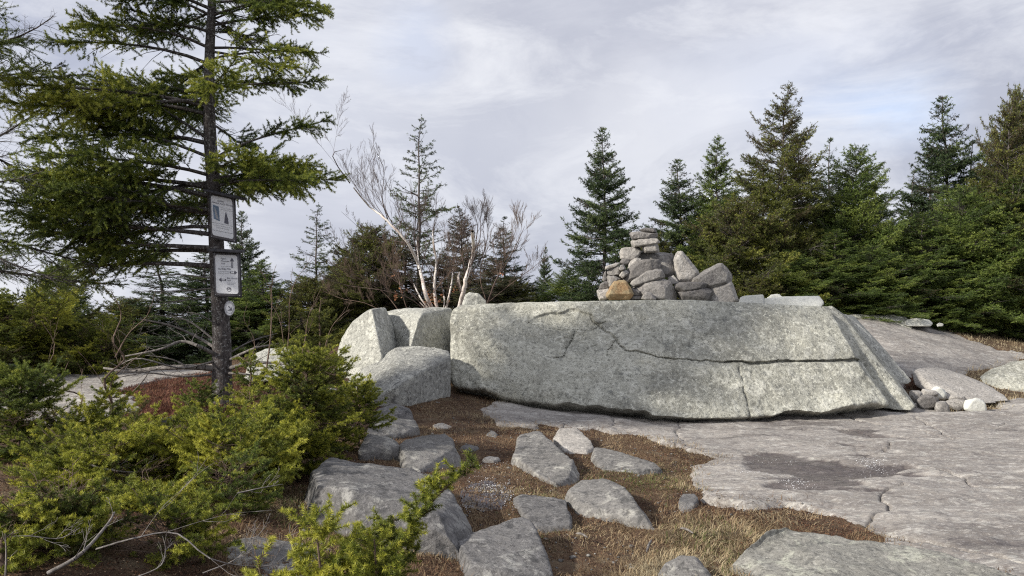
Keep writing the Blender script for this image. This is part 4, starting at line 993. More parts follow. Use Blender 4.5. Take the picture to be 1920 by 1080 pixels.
BT = [ # kind, px, py of top, distance, half-width px, label
 ('dark',1133,238,20,84,'lone pointed dark spruce left of the cairn with sky on both sides'),
 ('dark',1278,298,23,80,'dark spruce directly behind the right side of the cairn'),
 ('mid',1342,256,22.5,74,'green narrow spruce between the dark one and the tallest one'),
 ('olive2',1438,158,21,112,'tallest spruce with a ragged brown top leaning right above the treeline'),
 ('brown',1497,250,22,66,'brown-coned spruce leaning against the right flank of the tallest one'),
 ('olive',1385,372,20,112,'broad olive-yellow spruce with bare low limbs right of the cairn'),
 ('dark2',1558,256,24,60,'dark spruce with layered boughs left of the one with a bare leader'),
 ('mid2',1604,276,21.5,92,'green spruce with a long bare leader in the middle of the right-hand row'),
 ('dark2',1655,348,24,66,'short dark spruce in the dip of the treeline'),
 ('dark',1782,178,23.5,98,'tall dense dark spruce second from the right-hand giants'),
 ('dark2',1706,318,24,66,'dark spruce with a blunt top on the left shoulder of the tall dense one'),
 ('olive2',1858,170,22,92,'tall spruce with a brown-tinged sparse crown near the right edge'),
 ('olive',1912,176,23,70,'rightmost tall spruce, its crown at the right frame edge'),
 ('mid2',1480,470,19.6,84,'low bright green spruce at the foot of the tallest one'),
 ('mid',1562,430,20,92,'middle-height green spruce in the front row above the leaning slabs'),
 ('mid2',1640,460,20.3,84,'bushy green spruce in the front row above the bedrock rise'),
 ('mid',1722,400,21,96,'full green spruce in the front row above the rounded white stone'),
 ('mid2',1795,352,21.5,104,'big light green spruce in front of the tall dense dark one'),
 ('mid',1882,330,21.2,112,'broad green spruce in the front row at the right edge'),
 ('mid2',1965,300,22,112,'green spruce half cut by the right frame edge'),
 ('mid2',1752,506,20.6,66,'knee-high young spruce skirt above the tiny white stone'),
 ('mid',1834,496,21.6,70,'small young spruce above the orange grass'),
 ('mid2',1606,530,19.8,58,'small young spruce behind the flat-topped pale boulder'),
 ('olive',1420,520,18.8,56,'small olive spruce just behind the white stones'),
 ('thin',786,220,21,92,'thin spruce with open brownish boughs towering over the birches'),
 ('olive',690,425,19.5,104,'round olive-brown spruce left of the white birch'),
 ('brown',760,450,19.5,84,'brownish low spruce behind the white birch'),
 ('brown',876,384,21,66,'brown-grey spruce behind the right birch stem'),
 ('dark2',946,404,22,58,'dark narrow spruce right of the birches'),
 ('brown',925,480,20,74,'low brownish spruce behind the reddish thin birch'),
 ('brown',835,470,19.8,72,'low brown spruce between the two birches'),
 ('dark',1015,462,28,24,'tiny far dark spruce spire left of the lone pointed spruce'),
 ('mid2',1062,505,21,60,'low green spruce at the left foot of the lone pointed spruce'),
 ('mid',1000,530,22,54,'low green spruce in the gap right of the birches'),
 ('dark',1190,520,21,60,'low dark spruce hidden behind the cairn'),
 ('thin',592,383,19.5,74,'thin grey-green spruce with sky showing through, between sign tree and birches'),
 ('mid',128,488,22,76,'green spruce standing free at the left under the big boughs'),
 ('thin',166,500,22.5,34,'thin half-bare spruce touching the free-standing one at the left'),
 ('dark2',12,540,28,30,'far dark spruce at the left frame edge'),
 ('thin',62,578,26,26,'tiny sparse spruce top low at the left'),
 ('dark',456,395,19,64,'dark spruce peeking out right of the upper sign'),
 ('dark2',305,476,18.5,124,'wide dark spruce left of the signed trunk'),
 ('dark',385,470,18,120,'wide dark spruce directly behind the signed trunk'),
 ('olive',235,560,18,104,'olive-brown low spruce behind the twiggy sapling at left'),
 ('mid',495,488,17.5,92,'dense green spruce right of the lower sign'),
 ('olive',578,520,17,84,'olive spruce left of the split blocks'),
 ('olive2',640,470,18,84,'olive-brown spruce behind the leftmost block'),
 ('dark',70,640,17.5,110,'shadowy low spruce behind the bright left bush'),
 ('olive',1460,420,20.6,90,'olive spruce shoulder at the left of the low bright green one'),
 ('mid',1535,380,22,80,'green spruce between the brown-coned one and the one with a bare leader'),
 ('olive2',1690,420,22.5,84,'olive spruce in the dip right of the short dark one'),
 ('mid',1330,400,21,84,'green spruce at the left shoulder of the broad olive-yellow one'),
 ('olive',1225,440,22,60,'olive spruce just behind the top of the cairn'),
 ('dark2',1825,260,24,76,'dark spruce in the notch between the two tallest right-hand spruces'),
 ('olive',650,500,19,80,'brown-olive low spruce at the left foot of the leaning birch'),
 ('brown',725,500,18.6,80,'brown bushy spruce right behind the birch base'),
 ('brown',800,520,19,80,'brown low spruce filling the gap between the birch stems'),
 ('brown',880,500,19,80,'brown low spruce behind the small perched boulder'),
 ('olive',960,520,20.5,66,'olive low spruce left of the gap to the lone spruce'),
 ('dark',1510,318,24.5,70,'dark spruce showing between the tallest one and the one with layered boughs'),
 ('mid',1628,345,24.5,76,'green spruce behind the right side of the one with a bare leader'),
 ('dark2',1738,268,25,76,'dark spruce close against the left side of the tall dense one'),
 ('mid',1880,250,25,84,'green spruce filling between the brown-tinged one and the right edge'),
 ('mid',2090,280,23,110,'green spruce wholly past the right frame edge'),
]
for kind in SPEC: pass
rngb = np.random.default_rng(99)
for i, (kind, px, py, d, hw, lb) in enumerate(BT):
    if px > 2050: continue
    hw = hw*(1.22 if px > 1200 else 1.1)
    x = (px-CX)/F*d; zb = float(Z(x, d))-.08; H = EYE+(HY-py)/F*d-zb; R = hw/F*d
    if kind not in PR:
        sp = dict(droop=.2, up=.2, prof=.85, t0=.04, nl=.05, nw=.015, keep=.9, vert=.38); sp.update(SPEC[kind])
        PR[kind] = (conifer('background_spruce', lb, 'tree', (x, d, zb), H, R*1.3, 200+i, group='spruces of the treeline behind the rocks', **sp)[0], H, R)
    else:
        s, H0, R0 = PR[kind]
        copy_tree(s, 'background_spruce', lb, (x, d, zb), rngb.random()*6.28 if not kind == 'olive2' else rngb.normal()*.3, (R/R0, H/H0)).rotation_euler[:2] = (rngb.normal()*.03, rngb.normal()*.03)
print('bg', time.time()-T0)

# ------------------------------------------------------------------ birches and other bare wood
rng = np.random.default_rng(77)
def bpaths(paths, d): return [[P(a, b, d+(k*.0)) for k, (a, b) in enumerate(p)] for p in paths]
def birch(label, stems, d, seed, leaves=None, mats=('birch', 'pinktwig'), name='birch_tree', cat='tree'):
    rng = np.random.default_rng(seed)
    o0 = stems[0][0][0]; o = P(o0[0], o0[1], d); root = empty(name, tuple(o)); tag(root, label, cat)
    tw = ([], [], [], [])
    for path, r0, r1, dep, n, sh, spd in stems:
        pts = [P(a, b, d)+np.array([0, rng.normal()*.18*k, 0]) for k, (a, b) in enumerate(path)]; pts[0] = P(path[0][0], path[0][1], d)
        pth = smooth_path(pts, len(pts)*5); rr = np.linspace(r0, r1, len(pth))
        if r0 > .012:
            q = max(3, int((rr > .013).sum())); v, f = tube((pth+rng.normal(size=pth.shape)*r0*.12)[:q], rr[:q], 8); link('trunk', mesh_np('trunk', v-o, f, M[mats[0]], smooth=True), root)
        cut = bare(pts, r0*.9, r1, dep, rng, spd, n+3, sh, .45)
        k = 3*len(pts)-1 if len(pts)*3 > 5 else 4
        k = sum(1 for q_ in cut[2][:k] if q_ > .0125)
        for a, b in zip(tw, cut): a.extend(b[k:] if r0 > .012 else b)
    bare_mesh('twigs', tw, M[mats[1]], o, parent=root)
    if leaves:
        V = []; n = 0
        for px, py, rad, cnt in leaves:
            for _ in range(cnt):
                q = P(px+rng.normal()*rad, py+rng.normal()*rad*.8, d-.2+rng.normal()*.15); a = rng.normal(size=3); a /= np.linalg.norm(a); b_ = np.cross(a, rng.normal(size=3)); b_ /= np.linalg.norm(b_); s = rng.uniform(.02, .045)
                V += [q-a*s, q+b_*s*.6, q+a*s, q-b_*s*.6]; n += 1
        link('leaves', mesh_np('leaves', np.array(V)-o, np.arange(4*n).reshape(-1, 4), M['redleaf'], {'tint': np.repeat(rng.random(n), 4)}), root)
    return root
birch('leaning white birch with a fan of bare twigs rising left, above the split blocks',
      [([(822,600),(802,553),(786,505),(768,458),(728,415),(690,383),(668,335),(652,285)], .047, .003, 3, 12, .34, .50),
       ([(824,600),(815,545),(818,490),(812,440),(806,405)], .040, .006, 3, 7, .42, .5),
       ([(786,505),(778,460),(786,420),(788,398)], .020, .006, 3, 6, .5, .5),
       ([(830,598),(846,545),(850,490),(838,440)], .026, .005, 2, 7, .42, .5),
       ([(818,600),(792,560),(768,522),(742,488)], .024, .005, 2, 7, .42, .5),
       ([(728,415),(715,370),(720,320),(705,280)], .012, .004, 3, 7, .4, .5),
       ([(828,598),(835,560),(822,520),(824,490)], .018, .006, 2, 5, .5, .5),
       ([(806,590),(770,560),(720,545),(650,535),(610,520)], .014, .004, 3, 9, .32, .5),
       ([(800,580),(760,540),(700,500),(650,470),(625,455)], .014, .004, 3, 9, .32, .5),
       ([(768,458),(735,450),(690,440),(645,400)], .012, .003, 3, 8, .36, .5)], 17, 3, [(812,558,9,46),(742,556,5,10),(740,516,3,5),(760,545,5,6),(850,545,4,5)])
birch('white birch with a snapped pale top right of the leaning one',
      [([(855,600),(866,562),(878,520),(888,475),(893,448)], .050, .030, 2, 6, .42, .55),
       ([(868,560),(862,530),(862,512)], .030, .022, 1, 3, .5, .5),
       ([(872,540),(880,500),(872,450),(868,400)], .012, .004, 3, 8, .4, .5),
       ([(893,448),(896,425),(890,400)], .012, .004, 3, 6, .8, .5),
       ([(878,520),(905,480),(915,430),(905,390)], .012, .004, 3, 8, .4, .5)], 16.6, 8)
birch('thin reddish bare birch rising right from behind the small perched boulder',
      [([(912,575),(932,525),(948,495),(972,450),(985,415)], .020, .004, 3, 11, .42, .5),
       ([(915,575),(900,520),(912,470),(940,430)], .012, .004, 3, 9, .4, .5), ([(905,575),(960,530),(1000,500),(1020,480)], .010, .003, 3, 9, .36, .5)], 16.4, 13, [(936,515,4,5)], ('pinktwig', 'twig'))
birch('low tangle of bare brown twigs in front of the olive-brown spruce',
      [([(760,600),(720,550),(670,520),(640,500)], .012, .003, 3, 9, .4, .6), ([(770,600),(750,540),(735,500),(740,450)], .012, .003, 3, 9, .4, .6), ([(780,600),(820,540),(850,500),(860,470)], .010, .003, 3, 9, .4, .6), ([(745,600),(690,570),(640,560),(600,545)], .010, .003, 3, 9, .4, .6)], 16.2, 17, None, ('pinktwig', 'twig'), 'bare_shrub', 'shrub')
def sapling(label, stems, d, seed, mat='twig', name='bare_sapling', cat='sapling'):
    rng = np.random.default_rng(seed); o = P(*stems[0][0][0], d); out = ([], [], [], [])
    for path, r0, r1, n in stems:
        pts = [P(a, b, d)+np.array([0, rng.normal()*.05*k, 0]) for k, (a, b) in enumerate(path)]
        bare(pts, r0, r1, 2, rng, .5, n, .30, .2, out)
    ob = bare_mesh(name, out, M[mat], o); ob.location = Vector(o); tag(ob, label, cat)
sapling('bare two-stemmed twiggy sapling rising before the young fir at left', [([(188,890),(194,830),(205,765),(211,710),(218,675),(205,640),(204,590),(198,545)], .014, .004, 5), ([(188,890),(160,835),(135,795),(118,750),(109,715),(110,650),(108,600)], .011, .003, 5),
        ([(211,710),(235,690),(262,655)], .006, .002, 3), ([(216,670),(238,625),(262,590),(300,545)], .007, .002, 4), ([(118,740),(122,700),(128,680)], .005, .002, 2)], 7.2, 31)
sapling('short crooked bare twig beside the two-stemmed sapling', [([(236,885),(242,850),(236,810),(228,795),(240,755),(246,735)], .007, .002, 4)], 7.4, 32)
sapling('pale leafless sapling with upright stems right of the lower sign', [([(500,690),(508,640),(506,590),(508,545),(498,500)], .010, .003, 5), ([(508,560),(516,520),(520,500)], .005, .002, 3), ([(470,690),(472,640),(468,600),(466,575)], .006, .002, 4), ([(560,690),(570,640),(580,590),(592,540)], .008, .002, 6), ([(535,690),(540,620),(552,560),(562,520),(580,480)], .008, .002, 6), ([(600,690),(620,620),(640,590),(650,580)], .006, .002, 5), ([(535,680),(525,600),(500,560),(480,540)], .006, .002, 4)], 9.0, 33)

# ------------------------------------------------------------------ low firs of the foreground
def fir(label, px, py, d, top, hw, seed, mat='sp_bush', tint=(.55,.20), nb=70, dens=950, nl=.023, nw=.0042, sp2=.084, sp3=.074, l3m=.06, tg=.5, e0=(.05,.75), **kw):
    x = (px-CX)/F*d; zb = float(Z(x, d))-.03; H = EYE+(HY-top)/F*d-zb; R = hw/F*d
    ar = dict(t0=.06, prof=.45, droop=.12, up=.18, keep=.9, l2k=.42, r0=.012, group='low firs growing at the left', vert=.17, gap=-.28, gapf=4.0, ej=.22)
    ar.update(kw)
    r, n = conifer('young_fir', label, 'young fir', (x, d, zb), H, R*1.15, seed, mat, 'twig', nb=nb, dens=dens, nl=nl, nw=nw, sp2=sp2, sp3=sp3, e0=e0, tint=tint, **ar)
    return n
nt_ = 0
nt_ += fir('largest yellow-green fir mound right of the signed trunk', 575, 850, 7.7, 676, 112, 301, nb=120)
nt_ += fir('fir mound spreading directly in front of the signed trunk', 430, 880, 7.0, 816, 120, 302, nb=110)
nt_ += fir('fir boughs reaching over the grey stones at the right end of the mound', 672, 850, 8.4, 716, 70, 303, nb=60, tint=(.5, .2))
nt_ += fir('small cone-shaped young fir before the bare bedrock at left', 208, 850, 8.2, 706, 56, 304, nb=60, tint=(.5, .2), prof=.8)
nt_ += fir('wide low fir skirt below the twiggy sapling', 190, 985, 5.8, 880, 170, 305, nb=110)
nt_ += fir('low fir skirt left of the biggest foreground block', 440, 960, 6.0, 838, 160, 306, nb=110)
nt_ += fir('bright-tipped fir tuft above the dead sticks', 285, 1040, 5.0, 950, 105, 307, nb=50, tint=(.62, .2))
nt_ += fir('dark green fir at the left edge with drooping boughs', 40, 930, 6.4, 706, 110, 308, nb=100, mat='sp_near', tint=(.42, .15))
nt_ += fir('airy olive fir with upright shoots left of the upright blocks', 600, 780, 9.3, 562, 66, 309, nb=75, mat='sp_olive', tint=(.62, .22), prof=.6)
nt_ += fir('small fir sprout at the foot of the signed trunk', 372, 800, 8.9, 722, 48, 310, nb=36, mat='sp_near', tint=(.5, .15))
nt_ += fir('blue-green fir top poking up before the pale boulder', 470, 790, 8.6, 672, 60, 311, nb=40, tint=(.42, .15))
nt_ += fir('broad bright fir bush at the left edge behind the bare bedrock', 50, 735, 14.5, 592, 180, 312, nb=130, prof=.4, tint=(.45, .2), mat='sp_bush')
nt_ += fir('smaller bright fir bush joined to the right of the broad one', 190, 735, 14.5, 626, 95, 313, nb=60, prof=.5, tint=(.45, .2))
nt_ += fir('yellowish fir twigs low beside the tilted block', 628, 800, 8.0, 740, 60, 314, nb=36, tint=(.75, .15))
nt_ += fir('bottom left corner fir tip', 5, 1180, 3.5, 1005, 80, 315, nb=34, tint=(.65, .15))
nt_ += fir('fir boughs filling the bottom left corner', 110, 1120, 3.9, 950, 150, 317, nb=90, tint=(.45, .2))
nt_ += fir('low fir sprig at the bottom edge between the dead sticks', 330, 1150, 4.1, 965, 110, 318, nb=60, tint=(.5, .2))
nt_ += fir('fir skirt with layered boughs in the middle of the left thicket', 290, 960, 6.2, 862, 140, 320, nb=90)
nt_ += fir('fir skirt at the left between the dark edge fir and the twiggy sapling', 130, 930, 6.5, 822, 120, 321, nb=80, tint=(.5, .2))
nt_ += fir('fir boughs under the largest mound, nearest the squat block', 545, 925, 6.6, 800, 100, 322, nb=80)
nt_ += fir('shaded fir skirt between the bright-tipped tuft and the grey slab', 430, 1040, 5.2, 878, 100, 319, nb=70, mat='sp_near', tint=(.5, .2))
nt_ += fir('fir skirt with layered boughs in the middle of the left thicket', 290, 960, 6.2, 862, 140, 320, nb=90)
nt_ += fir('fir skirt at the left between the dark edge fir and the twiggy sapling', 130, 930, 6.5, 822, 120, 321, nb=80, tint=(.5, .2))
nt_ += fir('fir boughs under the largest mound, nearest the squat block', 545, 925, 6.6, 800, 100, 322, nb=80)
nt_ += fir('shaded fir mound left of centre below the sapling stones', 330, 925, 6.3, 850, 110, 316, nb=50, mat='sp_near', tint=(.5, .2))
print('firs', nt_, time.time()-T0)
# nearest sprays, leaning to the right
tp = np.array([P(600,1330,2.95),P(650,1200,3.0),P(705,1090,3.0),P(745,1020,3.0),P(800,950,3.0),P(835,915,3.0),P(872,880,3.0)])
tp[0][2] = Z(tp[0][0], tp[0][1]) if Z(tp[0][0], tp[0][1]) < tp[1][2] else tp[0][2]
conifer('young_fir', 'nearest fir spray leaning right over the biggest block, single bright leader', 'young fir', tp[0], tp[-1][2]-tp[0][2], .27, 401, 'sp_bush', 'twig', nb=62, t0=.2, prof=.75, dens=1700, nl=.0205, nw=.0026, sp2=.055, sp3=.045, vert=.22, gap=-.5, l3m=.045, tg=.5,
        e0=(.25, .8), droop=.1, up=.2, tint=(.50, .16), trunkpts=(tp, np.linspace(.010, .003, 7)), group='low firs growing at the left', l2k=.45, keep=.95)
for lb, px, py, tx, ty, R, sd_, tn in [('nearest bottom-edge fir spray with yellow-green tips, left of the leaning one', 600, 1320, 590, 985, .26, 402, .72), ('second bottom-edge fir spray between the yellow-tipped and the leaning one', 690, 1320, 700, 1010, .22, 403, .6), ('lowest small fir tips left of the yellow-tipped spray', 500, 1330, 482, 1048, .14, 404, .7)]:
    d = 2.75; b0 = P(px, py, d); b0[2] = max(b0[2], float(Z(b0[0], d))-.02); t1 = P(tx, ty, d)
    tp = np.array([b0+(t1-b0)*u+np.array([.02*math.sin(u*3), 0, 0]) for u in np.linspace(0, 1, 6)])
    conifer('young_fir', lb, 'young fir', b0, t1[2]-b0[2], R, sd_, 'sp_bush', 'twig', nb=34, t0=.15, prof=.45, dens=1700, nl=.0205, nw=.0026, sp2=.055, sp3=.045, vert=.22, gap=-.5, l3m=.045, tg=.5, e0=(.4, 1.0), droop=.05, up=.2, tint=(tn, .15),
            trunkpts=(tp, np.linspace(.009, .003, 6)), group='low firs growing at the left', l2k=.45)
print('sprays', time.time()-T0)

# ------------------------------------------------------------------ dead sticks and log on the ground
rng = np.random.default_rng(12)
for lb, path, r, dep, n in [
    ('curved pale dead branch along the bottom edge under the fir skirt', [(180,1030,.1),(250,1010,.2),(330,1000,.25),(400,1050,.2),(500,1062,.12),(540,1040,.15)], .006, 2, 5),
    ('thick grey dead limb lying below the bright-tipped fir tuft', [(90,1075,.05),(150,1040,.15),(200,985,.25),(215,960,.3)], .010, 2, 4),
    ('stiff dead stick standing at the bottom left edge', [(10,1100,.0),(12,1040,.15),(10,1000,.25)], .006, 1, 3),
    ('dead twiggy branch at the left edge above the bottom sticks', [(-20,1010,.1),(50,1005,.15),(110,1010,.15),(150,990,.2)], .005, 2, 5),
    ('fine grey dead twigs reaching over the grey slab', [(380,1075,.1),(440,1050,.15),(470,1020,.2),(500,985,.25)], .004, 2, 6),
    ('second fine grey dead twig over the grey slab, farther left', [(250,1085,.1),(300,1062,.15),(310,1030,.2),(305,1005,.25)], .004, 2, 5),
    ('silvery dead stick in the fir skirt left of the biggest block', [(445,925,.35),(490,915,.38),(530,908,.38)], .005, 2, 4),
    ('thin dead branch between the sapling stones', [(150,865,.15),(200,880,.12),(260,885,.1),(300,870,.12)], .008, 2, 5)]:
    pts = [G(*a) for a in path]; out = bare(pts, r, r*.4, dep, rng, .7, n, .45, .1); o = pts[0]
    ob = bare_mesh('dead_branch', out, M['dead'], o); ob.location = Vector(o); tag(ob, lb, 'dead branch')
lp = smooth_path([G(270,804,.05), G(300,796,.06), G(330,788,.07), G(352,786,.07)], 12)
v, f = tube(lp, np.interp(np.linspace(0, 1, 12), [0, .1, .9, 1], [.03, .055, .05, .02]), 10, .02, 3)
tag(link('log', mesh_np('log', v-lp[0], f, M['board'], smooth=True), loc=Vector(lp[0])), 'dark fallen log lying on the orange grass behind the fir mound', 'log')
for lb, a, b_ in [('short pale stick on the straw grass beside the roof-shaped stone', (1275,990), (1300,1000)), ('pale splinter of wood lying in the brown litter', (1212,1035), (1222,1012)), ('thin pale stick on the dark litter left of the splinter', (1080,1000), (1102,1008))]:
    p0 = G(*a, .03); p1 = G(*b_, .03); v, f = tube(smooth_path([p0, (p0+p1)/2+np.array([0, 0, .01]), p1], 6), [.003, .008, .009, .008, .007, .003], 6)
    tag(link('stick', mesh_np('stick', v-p0, f, M['dead']), loc=Vector(p0)), lb, 'stick')

# ------------------------------------------------------------------ grass, heath, litter, sparkle grains
def scatter(n, ulo, uhi, dlo, dhi, seed, pw=.0):
    rng = np.random.default_rng(seed); d = dlo*np.power(dhi/dlo, rng.random(n)); px = rng.uniform(ulo, uhi, n)
    return (px-CX)/F*d, d, px, rng
def ground_z(x, y): return Z(x, y)-.015+fbm(xy0(x, y, 1.7), 4, 8)*.035+fbm(xy0(x, y, 9), 3, 18)*.018
def top_z(x, y):
    f = bedfields(x[:, None], y[:, None]); return np.where(f[0] > -.12, np.maximum(ground_z(x, y), f[1]), ground_z(x, y))
def blades(name, x, y, tint, hgt, wid, rng, mat, lay=.9, clump=None, label=None):
    n = len(x); z = top_z(x, y)
    az = fbm(xy0(x, y, 2.5), 3, 66)*9+rng.normal(size=n)*.8
    h = hgt*rng.uniform(.5, 1.3, n)*(1+0*x); el = np.clip(rng.normal(size=n)*.45+lay, .1, 1.5)
    d1 = np.stack([np.cos(az)*np.cos(el), np.sin(az)*np.cos(el), np.sin(el)], 1); el2 = el-rng.uniform(.3, 1.2, n)
    d2 = np.stack([np.cos(az)*np.cos(el2), np.sin(az)*np.cos(el2), np.sin(el2)], 1)
    b = np.stack([x, y, z-.004], 1); m = b+d1*h[:, None]*.55; t = m+d2*h[:, None]*.5
    w = np.stack([-np.sin(az+rng.normal(size=n)*.8), np.cos(az), np.zeros(n)], 1)*(wid*(.7+.6*rng.random(n)))[:, None]
    V = np.stack([b-w, b+w, m+w*.8, m-w*.8, t], 1).reshape(-1, 3); i = np.arange(n)[:, None]*5
    o = link(name, mesh_np(name, V, [np.hstack([i, i+1, i+2, i+3]), np.hstack([i+3, i+2, i+4])], mat, {'tint': np.repeat(np.clip(tint, 0.01, .99), 5)}))
    return tag(o, label, 'grass', kind='stuff')
x, y, px, rng = scatter(520000, 380, 2000, 3.4, 26, 4)
m_ = bedfields(x[:, None], y[:, None])[0]
py = HY+(EYE-Z(x, y))*F/y
patch = fbm(xy0(x, y, 1.8), 4, 123); tuft = fbm(xy0(x, y, 7), 2, 124)
straw = .8*np.exp(-((px-1370)/110)**2-((py-985)/40)**2)+np.exp(-((px-1330)/90)**2-((py-830)/24)**2)*.9+np.exp(-((px-1280)/90)**2-((py-1070)/40)**2)+np.exp(-((px-960)/80)**2-((py-775)/30)**2)*.6+(px > 1750)*(py < 790)*1.
green = np.exp(-((px-1190)/90)**2-((py-900)/28)**2)+np.exp(-((px-1320)/60)**2-((py-1010)/30)**2)*.5+np.exp(-((px-1420)/60)**2-((py-1060)/30)**2)*.6+np.exp(-((px-1010)/50)**2-((py-955)/40)**2)*.5+.7*np.exp(-((px-545)/60)**2-((py-950)/40)**2)
peat = np.exp(-((px-1120)/120)**2-((py-1030)/42)**2)+np.exp(-((px-900)/90)**2-((py-860)/45)**2)*.7+np.exp(-((px-560)/90)**2-((py-980)/40)**2)*.6
rst = np.exp(-(((px-1520)/150)**2)-((py-975-.14*(px-1520))/16)**2)
dens = .80-.65*peat-.9*rst+.9*straw+.8*green+.9*patch+.5*tuft
k = (m_ < .26*rng.random(len(x))**2)&(rng.random(len(x)) < dens*.85)&(py > 600)
x, y, px, py, straw, green, m2, patch = x[k], y[k], px[k], py[k], straw[k], green[k], m_[k], patch[k]
tn = .36+.42*np.clip(straw, 0, 1)+.35*patch+rng.normal(size=len(x))*.13
tn = np.clip(tn, .02, .8); tn = np.where(rng.random(len(x)) < np.clip(green*.75, 0, .8), rng.uniform(.84, 1, len(x)), tn)
print('blades', len(x))
blades('dry_grass', x, y, tn, .045+.05*np.clip(straw, 0, 1)+.02*rng.random(len(x)), .0014+.0003*y/4, rng, M['grass'], .55, label='matted dry grass between the stones')
x, y, px, rng = scatter(60000, 200, 560, 8.5, 14, 5)
m_ = bedfields(x[:, None], y[:, None])[0]; k = (m_ < .05); x, y = x[k], y[k]
blades('red_heath', x, y, rng.random(len(x)), .06, .0035, rng, M['redmoss'], .9, label='red-brown heath behind the signed tree')
x, y, px, rng = scatter(3000, 1690, 1800, 14.5, 16.5, 6)
m_ = bedfields(x[:, None], y[:, None])[0]; k = (m_ < .05); x, y = x[k], y[k]
blades('red_heath', x, y, rng.random(len(x)), .08, .004, rng, M['redmoss'], 1., label='reddish tuft in the hollow behind the long low block')
# litter
x, y, px, rng = scatter(420000, -50, 2000, 3.2, 16, 7)
m_ = bedfields(x[:, None], y[:, None])[0]; py = HY+(EYE-Z(x, y))*F/y
rust = np.exp(-(((px-1480)/260)**2)-((py-985-.12*(px-1480))/28)**2)
k = (m_ < .05)&(rng.random(len(x)) < .30+.5*rust+.5*fbm(xy0(x, y, 2.2), 3, 9)); x, y, rust = x[k], y[k], rust[k]
n = len(x); z = ground_z(x, y)+.003+rng.random(n)*.008; c = np.stack([x, y, z], 1)
a = rng.normal(size=(n, 3)); a[:, 2] *= .5; a = norm(a); b_ = norm(np.cross(a, rng.normal(size=(n, 3))+[0, 0, 2])); s = (.0036+.003*rng.random(n))*(.6+y/8)
V = np.stack([c-a*s[:, None], c+b_*s[:, None]*.55, c+a*s[:, None], c-b_*s[:, None]*.55], 1).reshape(-1, 3)
tn = np.clip(rng.random(n)**1.8*.95*(1-rust*.4)+rust*.25, 0, 1)
tag(link('leaf_litter', mesh_np('leaf_litter', V, np.arange(4*n).reshape(-1, 4), M['litter'], {'tint': np.repeat(tn, 4)})), 'dark leaf litter and needles on the peat', 'leaf litter', kind='stuff')
print('litter', n, time.time()-T0)
# grit and small stones
x, y, px, rng = scatter(2600, 560, 1560, 4.0, 12.5, 19)
m_ = bedfields(x[:, None], y[:, None])[0]; k = (m_ < .12)&(fbm(xy0(x, y, 1.7), 3, 200) > -.12); x, y = x[k], y[k]; n = len(x)
ico = bmesh.new(); bmesh.ops.create_icosphere(ico, subdivisions=1, radius=1); iv = np.array([v.co[:] for v in ico.verts]); fi = np.array([[v.index for v in f.verts] for f in ico.faces]); ico.free()
r = rng.uniform(.004, .012, n)*rng.choice([1, 1, 1, 1.8], n)
V = (np.stack([x, y, top_z(x, y)+r*.25], 1)[:, None]+iv[None]*r[:, None, None]*rng.uniform(.6, 1.25, (n, len(iv), 1))*np.array([1, 1, .6])).reshape(-1, 3)
tag(link('gravel', mesh_np('gravel', V, (fi[None]+(np.arange(n)*len(iv))[:, None, None]).reshape(-1, 3), M['stone'])), 'grit and small stones strewn on the path', 'gravel', kind='stuff')
# white grains modelled in place of sparkle on wet rock, puddle and peat
def grains(label, blobs, seed, onbed=True):
    rng = np.random.default_rng(seed); C = []
    for px, py, rx, ry, cnt in blobs:
        for _ in range(cnt):
            t = rng.normal(size=2)*.5; q = G(px+t[0]*rx+t[1]*rx*.0, py+t[1]*ry+t[0]*ry*.5)
            C.append(q)
    C = np.array(C); 
    zz = bedfields(C[:, 0][:, None], C[:, 1][:, None])[1] if onbed else ground_z(C[:, 0], C[:, 1])+.006
    C[:, 2] = zz+.003
    n = len(C); r = rng.uniform(.0012, .0032, n)*(C[:, 1]/6)
    oc = np.array([(1,0,0),(-1,0,0),(0,1,0),(0,-1,0),(0,0,1),(0,0,-1)], float); fc = np.array([(0,2,4),(2,1,4),(1,3,4),(3,0,4),(2,0,5),(1,2,5),(3,1,5),(0,3,5)])
    V = (C[:, None]+oc[None]*r[:, None, None]*rng.uniform(.7, 1.3, (n, 6, 1))).reshape(-1, 3); f = (fc[None]+(np.arange(n)*6)[:, None, None]).reshape(-1, 3)
    tag(link('sparkle_grains', mesh_np('sparkle_grains', V, f, M['sparkle'])), label, 'ice grains', kind='stuff')
grains('white grains standing in for sparkle in the upper wet hollow of the bedrock', [(1640,876,38,14,150)], 1)
grains('white grains standing in for sparkle in the lower wet hollow of the bedrock', [(1492,908,34,10,130),(1470,870,60,5,30),(1400,893,40,3,20)], 2)
grains('white grains standing in for sparkle in the dark puddle on the path', [(925,915,44,18,300),(870,950,25,6,60),(960,945,26,12,60)], 3, False)
grains('sprinkle of white grains standing in for sparkle on the longest path stones and peat', [(900,870,60,10,60),(1010,985,26,6,60)], 4, False)
# puddle on the path: a still sheet in a shallow pan
def puddle(name, poly, seed, dz):
    p = np.array([G(a, b)[:2] for a, b in poly]); lo, hi = p.min(0)-.05, p.max(0)+.05
    gx, gy = np.meshgrid(np.linspace(lo[0], hi[0], 60), np.linspace(lo[1], hi[1], 60))
    s = sdf(gx, gy, p)+fbm(xy0(gx, gy, 9), 3, seed).ravel()*.03
    f = grid_faces(60, 60); f = f[s[f].min(1) > -.005]
    cz_ = dz(gx, gy); V = np.stack([gx.ravel(), gy.ravel(), cz_.ravel()], 1)
    V, f, _ = compact(V, f, {})
    tag(link(name, mesh_np(name, V, f, M['water'], smooth=True)), kind='structure')
puddle('puddle_water', [(860,915),(880,905),(915,903),(950,915),(962,935),(940,952),(905,960),(868,948)], 3, lambda x, y: ground_z(x, y)+.004)

